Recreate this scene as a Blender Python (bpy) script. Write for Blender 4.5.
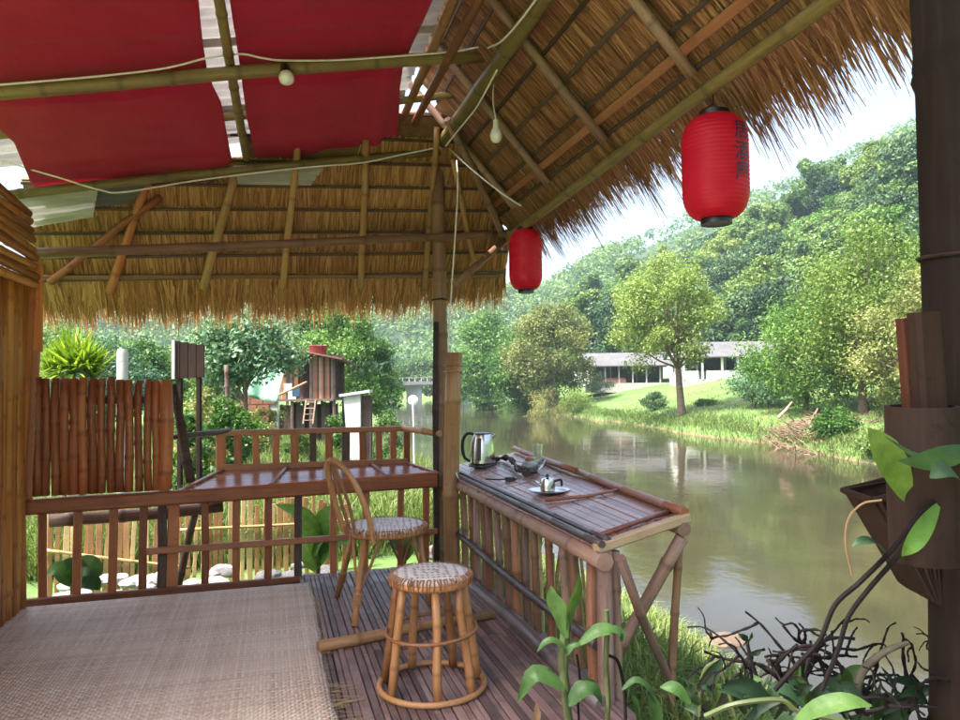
import bpy, bmesh, math, random
import numpy as np
from mathutils import Vector, Matrix

for o in list(bpy.data.objects): bpy.data.objects.remove(o)
SC = bpy.context.scene
COL = SC.collection
RNG = np.random.default_rng(7)
random.seed(7)
R = math.radians

# ------------------------------------------------------------------ camera
CAMH = 1.4
YAW, PITCH, ROLL, FPX = R(16.26), math.atan(25/720), R(.8), 720.0
cam_d = bpy.data.cameras.new('camera')
cam = bpy.data.objects.new('camera', cam_d); COL.objects.link(cam)
cam_d.sensor_width = 36; cam_d.lens = 27; cam_d.clip_start = .05; cam_d.clip_end = 4000
FWD = Vector((math.sin(YAW)*math.cos(PITCH), math.cos(YAW)*math.cos(PITCH), math.sin(PITCH)))
_r = Vector((math.cos(YAW), -math.sin(YAW), 0)); _u = _r.cross(FWD)
RT = _r*math.cos(ROLL) - _u*math.sin(ROLL); UP = _r*math.sin(ROLL) + _u*math.cos(ROLL)
CAM = Vector((0, 0, CAMH))
m = Matrix((RT, UP, -FWD)).transposed().to_4x4(); m.translation = CAM
cam.matrix_world = m
SC.camera = cam

# ------------------------------------------------------------------ world, sun, exposure
SUN_AZ, SUN_EL = R(-105), R(60)          # azimuth from +Y towards +X
w = bpy.data.worlds.new('World'); SC.world = w; w.use_nodes = True
nt = w.node_tree; nt.nodes.clear()
sky = nt.nodes.new('ShaderNodeTexSky'); sky.sky_type = 'NISHITA'; sky.sun_disc = False
sky.sun_elevation = SUN_EL; sky.sun_rotation = SUN_AZ
sky.air_density = 1.0; sky.dust_density = 7.0; sky.ozone_density = 1.0
bg = nt.nodes.new('ShaderNodeBackground'); bg.inputs['Strength'].default_value = .15
wo = nt.nodes.new('ShaderNodeOutputWorld')
nt.links.new(sky.outputs[0], bg.inputs[0]); nt.links.new(bg.outputs[0], wo.inputs[0])
sd = bpy.data.lights.new('sun', 'SUN'); sd.energy = 3.6; sd.angle = R(.6); sd.color = (1, .95, .86)
so = bpy.data.objects.new('sun', sd); COL.objects.link(so)
sdir = Vector((math.sin(SUN_AZ)*math.cos(SUN_EL), math.cos(SUN_AZ)*math.cos(SUN_EL), math.sin(SUN_EL)))
so.rotation_euler = sdir.to_track_quat('Z', 'Y').to_euler(); so.location = sdir*60
SC.view_settings.view_transform = 'Standard'; SC.view_settings.look = 'None'
SC.view_settings.gamma = 1; SC.view_settings.use_curve_mapping = False
SC.view_settings.exposure = 2.05
SC.render.engine = 'CYCLES'
cy = SC.cycles
cy.use_denoising = True
cy.max_bounces = 10; cy.diffuse_bounces = 6; cy.glossy_bounces = 4; cy.transmission_bounces = 6; cy.transparent_max_bounces = 8
cy.volume_bounces = 1
cy.sample_clamp_indirect = 6
cy.caustics_reflective = False; cy.caustics_refractive = False

# ------------------------------------------------------------------ pixel -> place helpers (photo pixels, 960x720)
def ray(px, py): return FWD + RT*((px-480)/FPX) + UP*((360-py)/FPX)
def oz(px, py, z): d = ray(px, py); return CAM + d*((z-CAMH)/d.z)
def oy(px, py, y): d = ray(px, py); return CAM + d*(y/d.y)
def ox(px, py, x): d = ray(px, py); return CAM + d*(x/d.x)
def od(px, py, dep): return CAM + ray(px, py)*dep
def oplane(px, py, p, n):
    d = ray(px, py); return CAM + d*((Vector(p)-CAM).dot(n)/d.dot(n))
FW0, FW1 = Vector((-1.6, 5.42, 0)), Vector((1.35, 5.68, 0))        # line of the far railing
_fd = (FW1-FW0).normalized(); FWN = Vector((-_fd.y, _fd.x, 0))      # points away from the camera
def fw(px, py, off=0.0): return oplane(px, py, FW0+FWN*off, FWN)
RX = 1.42
def rw(px, py, x=RX): return ox(px, py, x)

# ------------------------------------------------------------------ object helpers
WM = {}
def link(o, parent=None, mw=None):
    COL.objects.link(o)
    mw = mw if mw is not None else Matrix.Identity(4)
    WM[o] = mw
    if parent is not None:
        o.parent = parent
        o.matrix_basis = WM[parent].inverted() @ mw
    else:
        o.matrix_basis = mw
    return o
def tag(o, label=None, cat=None, group=None, kind=None):
    if label: o['label'] = label
    if cat: o['category'] = cat
    if group: o['group'] = group
    if kind: o['kind'] = kind
    return o
def thing(name, loc, label, cat, group=None, rz=0):
    o = bpy.data.objects.new(name, None); o.empty_display_size = .1
    link(o, None, Matrix.Translation(Vector(loc)) @ Matrix.Rotation(rz, 4, 'Z'))
    return tag(o, label, cat, group)
def mesh_np(name, V, F, tint=None, smooth=False, nd=None):
    """V (n,3) array, F (m,k) int array with one k"""
    V = np.asarray(V, dtype=np.float32); F = np.asarray(F, dtype=np.int32)
    me = bpy.data.meshes.new(name)
    k = F.shape[1]
    me.vertices.add(len(V)); me.vertices.foreach_set('co', V.ravel())
    me.loops.add(F.size); me.loops.foreach_set('vertex_index', F.ravel())
    me.polygons.add(len(F)); me.polygons.foreach_set('loop_start', np.arange(0, F.size, k, dtype=np.int32))
    if smooth: me.polygons.foreach_set('use_smooth', np.ones(len(F), dtype=bool))
    me.update(calc_edges=True)
    if tint is not None:
        a = me.attributes.new('tint', 'FLOAT', 'FACE'); a.data.foreach_set('value', np.asarray(tint, dtype=np.float32))
    if nd is not None:
        a = me.attributes.new('nd', 'FLOAT', 'POINT'); a.data.foreach_set('value', np.asarray(nd, dtype=np.float32))
    return me
class MB:
    """collects pieces of ONE part"""
    def __init__(s): s.v = []; s.f = []
    def add(s, V, F):
        b = len(s.v); s.v += [tuple(v) for v in V]; s.f += [tuple(i+b for i in f) for f in F]; return s
    def box(s, c, size, rot=None, taper=1.0):
        c = Vector(c); x, y, z = (q/2 for q in size); V = []
        for dz in (-1, 1):
            t = taper if dz > 0 else 1
            for dx, dy in ((-1,-1),(1,-1),(1,1),(-1,1)):
                p = Vector((dx*x*t, dy*y*t, dz*z))
                if rot is not None: p = rot @ p
                V.append(c+p)
        return s.add(V, [(3,2,1,0),(4,5,6,7),(0,1,5,4),(1,2,6,5),(2,3,7,6),(3,0,4,7)])
    def beam(s, a, b, wid, hei, upv=(0,0,1)):
        a, b = Vector(a), Vector(b); d = (b-a); L = d.length; d.normalize()
        sx = d.cross(Vector(upv)).normalized(); sz = sx.cross(d)
        rot = Matrix((sx, d, sz)).transposed()
        return s.box((a+b)/2, (wid, L, hei), rot)
    def tube(s, pts, rad, seg=8, cap=True):
        pts = [Vector(p) for p in pts]; n = len(pts)
        if not hasattr(rad, '__len__'): rad = [rad]*n
        V = []; F = []
        t = (pts[1]-pts[0]).normalized()
        ref = Vector((0,0,1)) if abs(t.z) < .9 else Vector((1,0,0))
        u = t.cross(ref).normalized()
        for i in range(n):
            t = (pts[min(i+1,n-1)]-pts[max(i-1,0)])
            t = t.normalized() if t.length > 1e-9 else Vector((0,0,1))
            u = (u - t*u.dot(t)); u = u.normalized() if u.length > 1e-6 else t.orthogonal().normalized()
            v = t.cross(u)
            for k in range(seg):
                a = 2*math.pi*k/seg
                V.append(pts[i] + (u*math.cos(a)+v*math.sin(a))*rad[i])
        for i in range(n-1):
            for k in range(seg):
                k2 = (k+1) % seg
                F.append((i*seg+k, i*seg+k2, (i+1)*seg+k2, (i+1)*seg+k))
        if cap:
            F.append(tuple(range(seg-1,-1,-1))); F.append(tuple((n-1)*seg+k for k in range(seg)))
        return s.add(V, F)
    def lathe(s, prof, c=(0,0,0), seg=24, sx=1, sy=1):
        V = []; F = []; n = len(prof); c = Vector(c)
        for r, z in prof:
            for k in range(seg):
                a = 2*math.pi*k/seg
                V.append(c+Vector((r*math.cos(a)*sx, r*math.sin(a)*sy, z)))
        for i in range(n-1):
            for k in range(seg):
                k2 = (k+1) % seg
                F.append((i*seg+k, i*seg+k2, (i+1)*seg+k2, (i+1)*seg+k))
        F.append(tuple(range(seg-1,-1,-1))); F.append(tuple((n-1)*seg+k for k in range(seg)))
        return s.add(V, F)
    def build(s, name, mat, parent=None, mw=None, smooth=False, local=False):
        """vertices are in world space unless local"""
        me = bpy.data.meshes.new(name)
        if mw is None: mw = WM[parent].copy() if parent is not None else Matrix.Translation(Vector(s.v[0]))
        V = s.v
        if not local:
            inv = mw.inverted(); V = [inv @ Vector(v) for v in s.v]
        me.from_pydata([tuple(v) for v in V], [], s.f); me.update()
        if smooth:
            me.polygons.foreach_set('use_smooth', np.ones(len(me.polygons), dtype=bool))
            try: me.set_sharp_from_angle(angle=R(50))
            except Exception: pass
        if mat: me.materials.append(mat)
        return link(bpy.data.objects.new(name, me), parent, mw)
def obj_me(name, me, mat, parent=None, mw=None):
    if mat and not me.materials: me.materials.append(mat)
    return link(bpy.data.objects.new(name, me), parent, mw)

_bcount = [0]
def bamboo_mesh(L, r0, r1, gap=.3, seg=10, bend=.006, bulge=1.13, open_end=False):
    """a cane along local +Z with swollen joints; nd marks the joints"""
    _bcount[0] += 1
    rr = random.Random(_bcount[0]*13)
    zs = [(0, 1, 0)]
    z = gap*(.3+.6*rr.random())
    while z < L-.05:
        e = min(.012, .35*r0)
        zs += [(z-2.2*e, .99, 0), (z-e*.7, bulge, .6), (z, bulge*.96, 1), (z+e*.8, bulge*.98, .7), (z+2.4*e, 1, 0)]
        z += gap*(.75+.5*rr.random())
    zs.append((L, 1, 0))
    ph1, ph2 = rr.random()*6.28, rr.random()*6.28
    V = []; F = []; nd = []
    def c(z): t = z/L; return (bend*L*math.sin(math.pi*t)*math.cos(ph1)+.15*r0*math.sin(7*t+ph2), bend*L*math.sin(math.pi*t)*math.sin(ph1)+.15*r0*math.cos(6*t+ph1))
    for z, k, q in zs:
        r = (r0+(r1-r0)*z/L)*k; cx, cyy = c(z)
        for j in range(seg):
            a = 2*math.pi*j/seg
            V.append((cx+r*math.cos(a), cyy+r*math.sin(a), z)); nd.append(q)
    n = len(zs)
    for i in range(n-1):
        for j in range(seg):
            j2 = (j+1) % seg
            F.append((i*seg+j, i*seg+j2, (i+1)*seg+j2, (i+1)*seg+j))
    F.append(tuple(range(seg-1,-1,-1))); F.append(tuple((n-1)*seg+j for j in range(seg)))
    me = bpy.data.meshes.new('cane'); me.from_pydata(V, [], F); me.update()
    sm = np.ones(len(F), dtype=bool); sm[-2:] = False
    me.polygons.foreach_set('use_smooth', sm)
    a = me.attributes.new('nd', 'FLOAT', 'POINT'); a.data.foreach_set('value', np.array(nd, dtype=np.float32))
    return me
def zmat(a, b):
    a, b = Vector(a), Vector(b); q = (b-a).to_track_quat('Z', 'Y')
    return Matrix.Translation(a) @ q.to_matrix().to_4x4()
def cane(name, a, b, r, mat, parent=None, r1=None, gap=.3, bend=.006, seg=10, bulge=1.13):
    a, b = Vector(a), Vector(b)
    me = bamboo_mesh((b-a).length, r, r1 if r1 else r*.92, gap, seg, bend, bulge)
    return obj_me(name, me, mat, parent, zmat(a, b))
def slat(name, a, b, wid, thick, mat, parent=None, upv=(0,0,1), jit=.0):
    """a sawn or split piece: a beam whose long axis is local Y, edges eased"""
    a, b = Vector(a), Vector(b); d = b-a; L = d.length; d.normalize()
    sx = d.cross(Vector(upv)).normalized(); sz = sx.cross(d)
    mw = Matrix((sx, d, sz)).transposed().to_4x4(); mw.translation = a
    h, t = wid/2, thick/2; e = min(h, t)*.35
    prof = [(-h+e,-t),(h-e,-t),(h,-t+e),(h,t-e),(h-e,t),(-h+e,t),(-h,t-e),(-h,-t+e)]
    n = 5; V = []; F = []
    for i in range(n):
        y = L*i/(n-1); jx, jz = random.uniform(-1,1)*jit, random.uniform(-1,1)*jit
        V += [(x+jx, y, z+jz) for x, z in prof]
    for i in range(n-1):
        for k in range(8):
            k2 = (k+1) % 8; F.append((i*8+k, (i+1)*8+k, (i+1)*8+k2, i*8+k2))
    F.append(tuple(range(8))); F.append(tuple(reversed([(n-1)*8+k for k in range(8)])))
    me = bpy.data.meshes.new(name); me.from_pydata(V, [], F); me.update()
    return obj_me(name, me, mat, parent, mw)

# ------------------------------------------------------------------ materials
def mat_new(name):
    m = bpy.data.materials.new(name); m.use_nodes = True; t = m.node_tree
    return m, t, t.nodes['Principled BSDF'], t.nodes['Material Output']
def N(t, typ, **kw):
    n = t.nodes.new(typ)
    for k, v in kw.items(): setattr(n, k, v)
    return n
def ramp(t, fac, stops):
    n = N(t, 'ShaderNodeValToRGB'); e = n.color_ramp.elements
    while len(e) < len(stops): e.new(.5)
    for i, (p, c) in enumerate(stops): e[i].position = p; e[i].color = (*c, 1)
    t.links.new(fac, n.inputs[0]); return n.outputs[0]
def mixc(t, fac, a, b, mode='MIX'):
    n = N(t, 'ShaderNodeMix', data_type='RGBA', blend_type=mode)
    for s, v in ((n.inputs[0], fac), (n.inputs[6], a), (n.inputs[7], b)):
        if hasattr(v, 'is_linked'): t.links.new(v, s)
        elif isinstance(v, (int, float)): s.default_value = v
        else: s.default_value = (*v, 1)
    return n.outputs[2]
def noise(t, scale=5, vec=None, detail=4, rough=.6, coord='Object', dist=0):
    tc = N(t, 'ShaderNodeTexCoord'); mp = N(t, 'ShaderNodeMapping'); n = N(t, 'ShaderNodeTexNoise')
    t.links.new(tc.outputs[coord], mp.inputs[0])
    if vec: mp.inputs['Scale'].default_value = vec
    t.links.new(mp.outputs[0], n.inputs['Vector'])
    n.inputs['Scale'].default_value = scale; n.inputs['Detail'].default_value = detail; n.inputs['Roughness'].default_value = rough
    n.inputs['Distortion'].default_value = dist
    return n
def math_n(t, op, a, b=None):
    n = N(t, 'ShaderNodeMath', operation=op)
    for s, v in ((n.inputs[0], a), (n.inputs[1], b)):
        if v is None: continue
        if hasattr(v, 'is_linked'): t.links.new(v, s)
        else: s.default_value = v
    return n.outputs[0]
def bump(t, p, h, strength=.3, dist=.01):
    b = N(t, 'ShaderNodeBump'); b.inputs['Strength'].default_value = strength; b.inputs['Distance'].default_value = dist
    t.links.new(h, b.inputs['Height']); t.links.new(b.outputs[0], p.inputs['Normal'])
def set_in(p, **kw):
    for k, v in kw.items():
        k = k.replace('_', ' ')
        p.inputs[k].default_value = (*v, 1) if isinstance(v, tuple) and len(v) == 3 else v

def m_bamboo(name, c1, c2, dark=(.05,.03,.02), rough=.45, stain=.5, axis=2):
    """streaky cane; darker blotches, pale-dark joints, each cane its own tone"""
    m, t, p, _ = mat_new(name)
    sc = [26, 26, 26]; sc[axis] = 1.6
    st = noise(t, 2.2, tuple(sc), 5, .65); bl = noise(t, 3.1, None, 5, .65)
    oi = N(t, 'ShaderNodeObjectInfo')
    at = N(t, 'ShaderNodeAttribute', attribute_name='nd')
    rnd = math_n(t, 'ADD', math_n(t, 'MULTIPLY', st.outputs[0], .75), math_n(t, 'MULTIPLY', math_n(t, 'SUBTRACT', oi.outputs['Random'], .35), .55))
    c = ramp(t, rnd, [(.2, c1), (.75, c2)])
    bl2 = ramp(t, bl.outputs[0], [(.50, (0,0,0)), (.72, (1,1,1))])
    c = mixc(t, math_n(t, 'MULTIPLY', bl2, stain), c, dark)
    sp = noise(t, 38, None, 3, .7); sp2 = ramp(t, sp.outputs[0], [(.60, (0,0,0)), (.70, (1,1,1))])
    c = mixc(t, math_n(t, 'MULTIPLY', sp2, .45), c, dark)
    c = mixc(t, math_n(t, 'MULTIPLY', at.outputs['Fac'], .55), c, tuple(.45*x for x in c1))
    t.links.new(c, p.inputs['Base Color'])
    rr = ramp(t, bl.outputs[0], [(.3, (rough*.8,)*3), (.7, (min(1, rough*1.5),)*3)])
    t.links.new(rr, p.inputs['Roughness'])
    bump(t, p, st.outputs[0], .35, .004)
    if rough > .6: p.inputs['Specular IOR Level'].default_value = .15
    return m
def m_simple(name, c, rough=.6, var=.25, scale=8, metallic=0, bumps=.15, coord='Object'):
    m, t, p, _ = mat_new(name)
    n = noise(t, scale, None, 6, .65, coord)
    c1 = tuple(x*(1-var) for x in c); c2 = tuple(min(1, x*(1+var)) for x in c)
    t.links.new(ramp(t, n.outputs[0], [(.3, c1), (.7, c2)]), p.inputs['Base Color'])
    set_in(p, Roughness=rough, Metallic=metallic)
    if bumps: bump(t, p, n.outputs[0], bumps, .01)
    return m
def m_leaf(name, stops, rough=.5, trans=.35, big=.15, fine=0):
    """foliage: tint attribute (random per leaf) picks the tone, a broad noise drifts it"""
    m, t, p, out = mat_new(name)
    at = N(t, 'ShaderNodeAttribute', attribute_name='tint')
    n = noise(t, big, None, 3, .5)
    f = math_n(t, 'ADD', math_n(t, 'MULTIPLY', at.outputs['Fac'], .6), math_n(t, 'MULTIPLY', n.outputs[0], .4))
    oi = N(t, 'ShaderNodeObjectInfo')
    f = math_n(t, 'ADD', f, math_n(t, 'MULTIPLY', math_n(t, 'SUBTRACT', oi.outputs['Random'], .5), .36))
    c = ramp(t, f, stops)
    if fine:
        fn = noise(t, fine, None, 4, .7); c = mixc(t, 1.0, c, ramp(t, fn.outputs[0], [(.3, (.62,.66,.6)), (.7, (1.25,1.2,1.2))]), 'MULTIPLY'); bump(t, p, fn.outputs[0], .25, .01)
    t.links.new(c, p.inputs['Base Color']); set_in(p, Roughness=rough)
    p.inputs['Specular IOR Level'].default_value = .3
    tr = N(t, 'ShaderNodeBsdfTranslucent'); t.links.new(mixc(t, 1.0, c, (1, 1, .55), 'MULTIPLY'), tr.inputs[0])
    mx = N(t, 'ShaderNodeMixShader'); mx.inputs[0].default_value = trans
    t.links.new(p.outputs[0], mx.inputs[1]); t.links.new(tr.outputs[0], mx.inputs[2]); t.links.new(mx.outputs[0], out.inputs[0])
    return m
def m_straw(name, stops, trans=.25):
    m, t, p, out = mat_new(name)
    at = N(t, 'ShaderNodeAttribute', attribute_name='tint')
    n = noise(t, 2.3, None, 4, .6)
    f = math_n(t, 'ADD', math_n(t, 'MULTIPLY', at.outputs['Fac'], .65), math_n(t, 'MULTIPLY', n.outputs[0], .35))
    c = ramp(t, f, stops)
    t.links.new(c, p.inputs['Base Color']); set_in(p, Roughness=.75)
    tr = N(t, 'ShaderNodeBsdfTranslucent'); t.links.new(c, tr.inputs[0])
    mx = N(t, 'ShaderNodeMixShader'); mx.inputs[0].default_value = trans
    t.links.new(p.outputs[0], mx.inputs[1]); t.links.new(tr.outputs[0], mx.inputs[2]); t.links.new(mx.outputs[0], out.inputs[0])
    return m

M = {}
M['varnish'] = m_bamboo('varnished_bamboo', (.22,.055,.022), (.50,.165,.062), (.10,.026,.012), .36, .45)
M['orange'] = m_bamboo('orange_bamboo', (.30,.09,.02), (.58,.24,.06), (.16,.045,.012), .34, .4)
M['greybam'] = m_bamboo('weathered_bamboo', (.13,.07,.055), (.36,.22,.165), (.05,.03,.03), .5, .6)
M['varnish_w'] = m_bamboo('varnished_wood', (.21,.056,.022), (.50,.17,.068), (.09,.03,.012), .4, .55, axis=1)
M['orange_w'] = m_bamboo('orange_wood', (.32,.085,.02), (.62,.22,.05), (.16,.045,.012), .4, .6, axis=1)
M['nearpost'] = m_bamboo('shade_darkened_bamboo', (.010,.006,.005), (.036,.021,.017), (.006,.004,.004), .8, .6)  # near post's shade is put into the cane colour, not a stain
M['nearboard'] = m_bamboo('dark_and_shaded_board', (.010,.0055,.0045), (.03,.016,.012), (.006,.004,.003), .8, .6, axis=1)  # shade of the near boards painted into the colour; dark yard boards share it
M['tan'] = m_bamboo('tan_bamboo', (.25,.12,.05), (.50,.28,.125), (.10,.05,.025), .45, .5)
M['green'] = m_bamboo('olive_bamboo', (.12,.085,.028), (.31,.225,.085), (.07,.042,.016), .42, .55)
M['pale'] = m_bamboo('pale_split_bamboo', (.34,.22,.09), (.66,.50,.26), (.18,.11,.05), .6, .45)
M['purple'] = m_bamboo('dark_pole', (.07,.05,.055), (.21,.155,.15), (.04,.03,.03), .32, .5)
M['postbam'] = m_bamboo('post_bamboo', (.17,.085,.05), (.36,.20,.12), (.09,.045,.03), .5, .6)
M['rattan'] = m_bamboo('rattan_cane', (.24,.095,.035), (.50,.245,.10), (.13,.06,.03), .38, .45)
M['slatfloor'] = m_bamboo('floor_slat', (.10,.06,.058), (.30,.19,.17), (.035,.022,.02), .42, .6, axis=1)
M['wood'] = m_bamboo('red_brown_wood', (.17,.055,.03), (.40,.16,.085), (.07,.025,.015), .33, .5, axis=1)
M['palewood'] = m_bamboo('pale_wood', (.34,.22,.12), (.58,.42,.26), (.2,.11,.06), .6, .4, axis=1)
M['darkwood'] = m_bamboo('dark_old_wood', (.05,.032,.03), (.15,.10,.085), (.03,.02,.02), .65, .5, axis=1)
M['tabletop'] = m_bamboo('table_slat', (.17,.08,.065), (.40,.23,.19), (.07,.03,.025), .27, .5, axis=1)
M['straw_gold'] = m_straw('thatch_gold', [(.15,(.22,.092,.03)), (.5,(.50,.25,.09)), (.85,(.76,.46,.21))])
M['straw_brown'] = m_straw('thatch_brown', [(.15,(.16,.066,.033)), (.5,(.39,.185,.098)), (.85,(.66,.38,.22))])
M['thatch_core'] = m_simple('thatch_core', (.17,.095,.04), .9, .4, 14)
M['black'] = m_simple('black_plastic', (.012,.012,.013), .35, .2, 20, bumps=.02)
M['cable'] = m_simple('white_cable', (.78,.77,.80), .5, .12, 20, bumps=0)
M['white'] = m_simple('white_paint', (.74,.74,.72), .6, .08, 3, bumps=.05)
M['concrete'] = m_simple('pale_concrete', (.36,.35,.33), .85, .2, 5)
M['bark'] = m_simple('bark', (.14,.10,.07), .9, .45, 6, bumps=.6)
M['steel'] = m_simple('brushed_steel', (.62,.60,.58), .22, .06, 30, metallic=1, bumps=.01)
M['roofgrey'] = m_simple('grey_roof', (.085,.085,.092), .75, .25, 1.2)
M['rust'] = m_simple('rusty_red', (.15,.06,.045), .8, .35, 3)

# ================================================================== THE HUT: floor
deck = thing('deck_floor', (0, 2.4, 0), None, None); tag(deck, kind='structure')
MB().box((-.12, 2.4, -.06), (3.1, 6.6, .05)).build('deck_base', M['darkwood'], deck)
x = .20
k = 0
while x < 1.44:
    wd = random.uniform(.026, .05)
    # split canes laid in three lengths, joints staggered
    cuts = [-.9, random.uniform(1.0, 1.6), random.uniform(3.85, 4.05), 5.60]
    for a, b in zip(cuts[:-1], cuts[1:]):
        slat('slat', (x+wd/2, a+.004, -.012+random.uniform(-.003,.003)), (x+wd/2+random.uniform(-.002,.002), b-.004, -.012+random.uniform(-.003,.003)), wd-.004, .022, M['slatfloor'], deck, jit=.0007)
    x += wd
for yy in (0.4, 1.8, 3.2, 4.6): cane('joist', (-1.7, yy, -.14), (1.5, yy, -.14), .05, M['greybam'], deck)

def m_mat():
    m, t, p, _ = mat_new('woven_bamboo_mat')
    tc = N(t, 'ShaderNodeTexCoord'); sep = N(t, 'ShaderNodeSeparateXYZ'); t.links.new(tc.outputs['Object'], sep.inputs[0])
    nz = noise(t, 2.0, None, 4, .6); wob = math_n(t, 'MULTIPLY', nz.outputs[0], .012)
    def strip(axis, freq):
        v = math_n(t, 'MULTIPLY', math_n(t, 'ADD', sep.outputs[axis], wob), freq)
        return v
    u, v = strip(0, 58), strip(1, 58)
    fu, fv = math_n(t, 'FLOOR', u), math_n(t, 'FLOOR', v)
    par = math_n(t, 'MODULO', math_n(t, 'ABSOLUTE', math_n(t, 'ADD', math_n(t, 'ADD', fu, fv), 4000)), 2)   # over / under
    su = math_n(t, 'SINE', math_n(t, 'MULTIPLY', math_n(t, 'FRACT', u), math.pi)); sv = math_n(t, 'SINE', math_n(t, 'MULTIPLY', math_n(t, 'FRACT', v), math.pi))
    mh = N(t, 'ShaderNodeMix'); t.links.new(par, mh.inputs[0]); t.links.new(su, mh.inputs[2]); t.links.new(sv, mh.inputs[3])
    h = mh.outputs[0]
    wn = N(t, 'ShaderNodeTexWhiteNoise', noise_dimensions='2D'); cmb = N(t, 'ShaderNodeCombineXYZ')
    t.links.new(math_n(t, 'MULTIPLY', fu, math_n(t, 'SUBTRACT', 1, par)), cmb.inputs[0]); t.links.new(math_n(t, 'MULTIPLY', fv, par), cmb.inputs[1])
    t.links.new(cmb.outputs[0], wn.inputs[0])
    big = noise(t, 1.3, (.7, 2.6, 1), 6, .7); fine = noise(t, 9, (1, .35, 1), 5, .7)
    f = math_n(t, 'ADD', math_n(t, 'MULTIPLY', wn.outputs[0], .32), math_n(t, 'ADD', math_n(t, 'MULTIPLY', big.outputs[0], .46), math_n(t, 'MULTIPLY', fine.outputs[0], .3)))
    c = ramp(t, f, [(.25, (.42,.28,.20)), (.5, (.68,.50,.39)), (.78, (.84,.69,.57))])
    c = mixc(t, math_n(t, 'MULTIPLY', math_n(t, 'LESS_THAN', h, .25), .36), c, (.20,.11,.075))
    t.links.new(c, p.inputs['Base Color']); set_in(p, Roughness=.42)
    bump(t, p, h, .8, .006)
    return m
M['mat'] = m_mat()
V = []; F = []
nx, ny = 40, 90
for j in range(ny+1):
    yy = -.9+ (5.33+.9)*j/ny
    xr = .262 + .012*math.sin(3*yy) + random.uniform(-.008, .008)
    for i in range(nx+1):
        xx = -1.58+(xr+1.58)*i/nx
        zz = .006+.005*(math.sin(4.1*yy+xx)+1)*.5+.006*max(0, math.sin(2.3*yy+.8*xx))
        V.append((xx, yy, zz))
for j in range(ny):
    for i in range(nx):
        a = j*(nx+1)+i; F.append((a, a+1, a+nx+2, a+nx+1))
mb = MB().add(V, F)
mo = mb.build('woven_mat', M['mat'], smooth=True, mw=Matrix.Translation((-.6, 2.4, 0)))
tag(mo, 'pale woven bamboo mat covering the left half of the deck', 'mat')
md = mo.modifiers.new('thick', 'SOLIDIFY'); md.thickness = .004
# frayed strip ends along the mat's free edge
V = []; F = []
for i in range(340):
    yy = random.uniform(.6, 5.3); x0 = .255+.012*math.sin(3*yy); L = random.uniform(.01, .05) + (.13*random.random() if 2.9 < yy < 3.5 else 0)
    a = random.uniform(-.4, .4); b = len(V); zz = .012
    V += [(x0, yy, zz), (x0, yy+.005, zz), (x0+L, yy+.005+a*L, zz-.004), (x0+L, yy+a*L, zz-.004)]; F.append((b, b+1, b+2, b+3))
fr = MB().add(V, F).build('frayed_edge', M['pale'], mo); fr['kind'] = 'stuff'
tag(cane('floor_pole', oz(318, 646, .03), oz(492, 614, .03), .032, M['tan'], r1=.026, gap=.4), 'bamboo pole lying across the floor behind the round stool', 'pole')

# ================================================================== left wall
BX = -1.55
lw = thing('bamboo_wall', (BX, 5.3, 0), 'orange bamboo wall at the left edge with upright and level canes', 'wall')
yy = 2.6
while yy < 5.34:
    cane('upright_cane', (BX+random.uniform(-.006,.006), yy, .02), (BX+random.uniform(-.006,.006), yy, 2.12), .036, M['orange'], lw, gap=.5); yy += .066
for i in range(9):
    z0 = 2.1+.058*i
    cane('level_cane', (BX+.05, 2.6, z0+.05), (BX+.05+random.uniform(-.01,.01), 5.42-.02*i, z0+random.uniform(-.015,.015)), .031, M['orange'], lw, gap=.45)
slat('corner_board', fw(11, 612, -.04), fw(27, 283, -.04), .1, .05, M['orange_w'], lw, upv=FWN)
slat('edge_board', fw(28, 500, -.01), fw(36, 350, -.01), .05, .04, M['wood'], lw, upv=FWN)
slat('upper_board', fw(34, 352, -.02), fw(34, 262, -.02), .10, .03, M['orange_w'], lw, upv=FWN)

# ================================================================== partition of upright canes
pt = thing('bamboo_partition', fw(98, 500), 'chest-high partition of upright red-brown canes beside the left wall', 'partition')
n = 16
for i in range(n):
    px = 28+(166-28)*i/(n-1)
    r = .0295+random.uniform(-.003,.003) if i < n-1 else .05
    cane('upright_cane', fw(px+random.uniform(-.6,.6), 498-px*.05), fw(px+random.uniform(-.8,.8), 378+random.uniform(-1.2,1.2)+(2 if i>9 else 0)), r, M['varnish'], pt, gap=.3, bend=.003)
slat('back_rail', fw(24, 402, .05), fw(176, 399, .05), .05, .03, M['darkwood'], pt, upv=FWN)
tag(cane('leaning_stake', fw(191, 482, .25), fw(172, 385, .25), .035, M['darkwood']), 'dark rough stake leaning behind the partition', 'stake')

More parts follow.
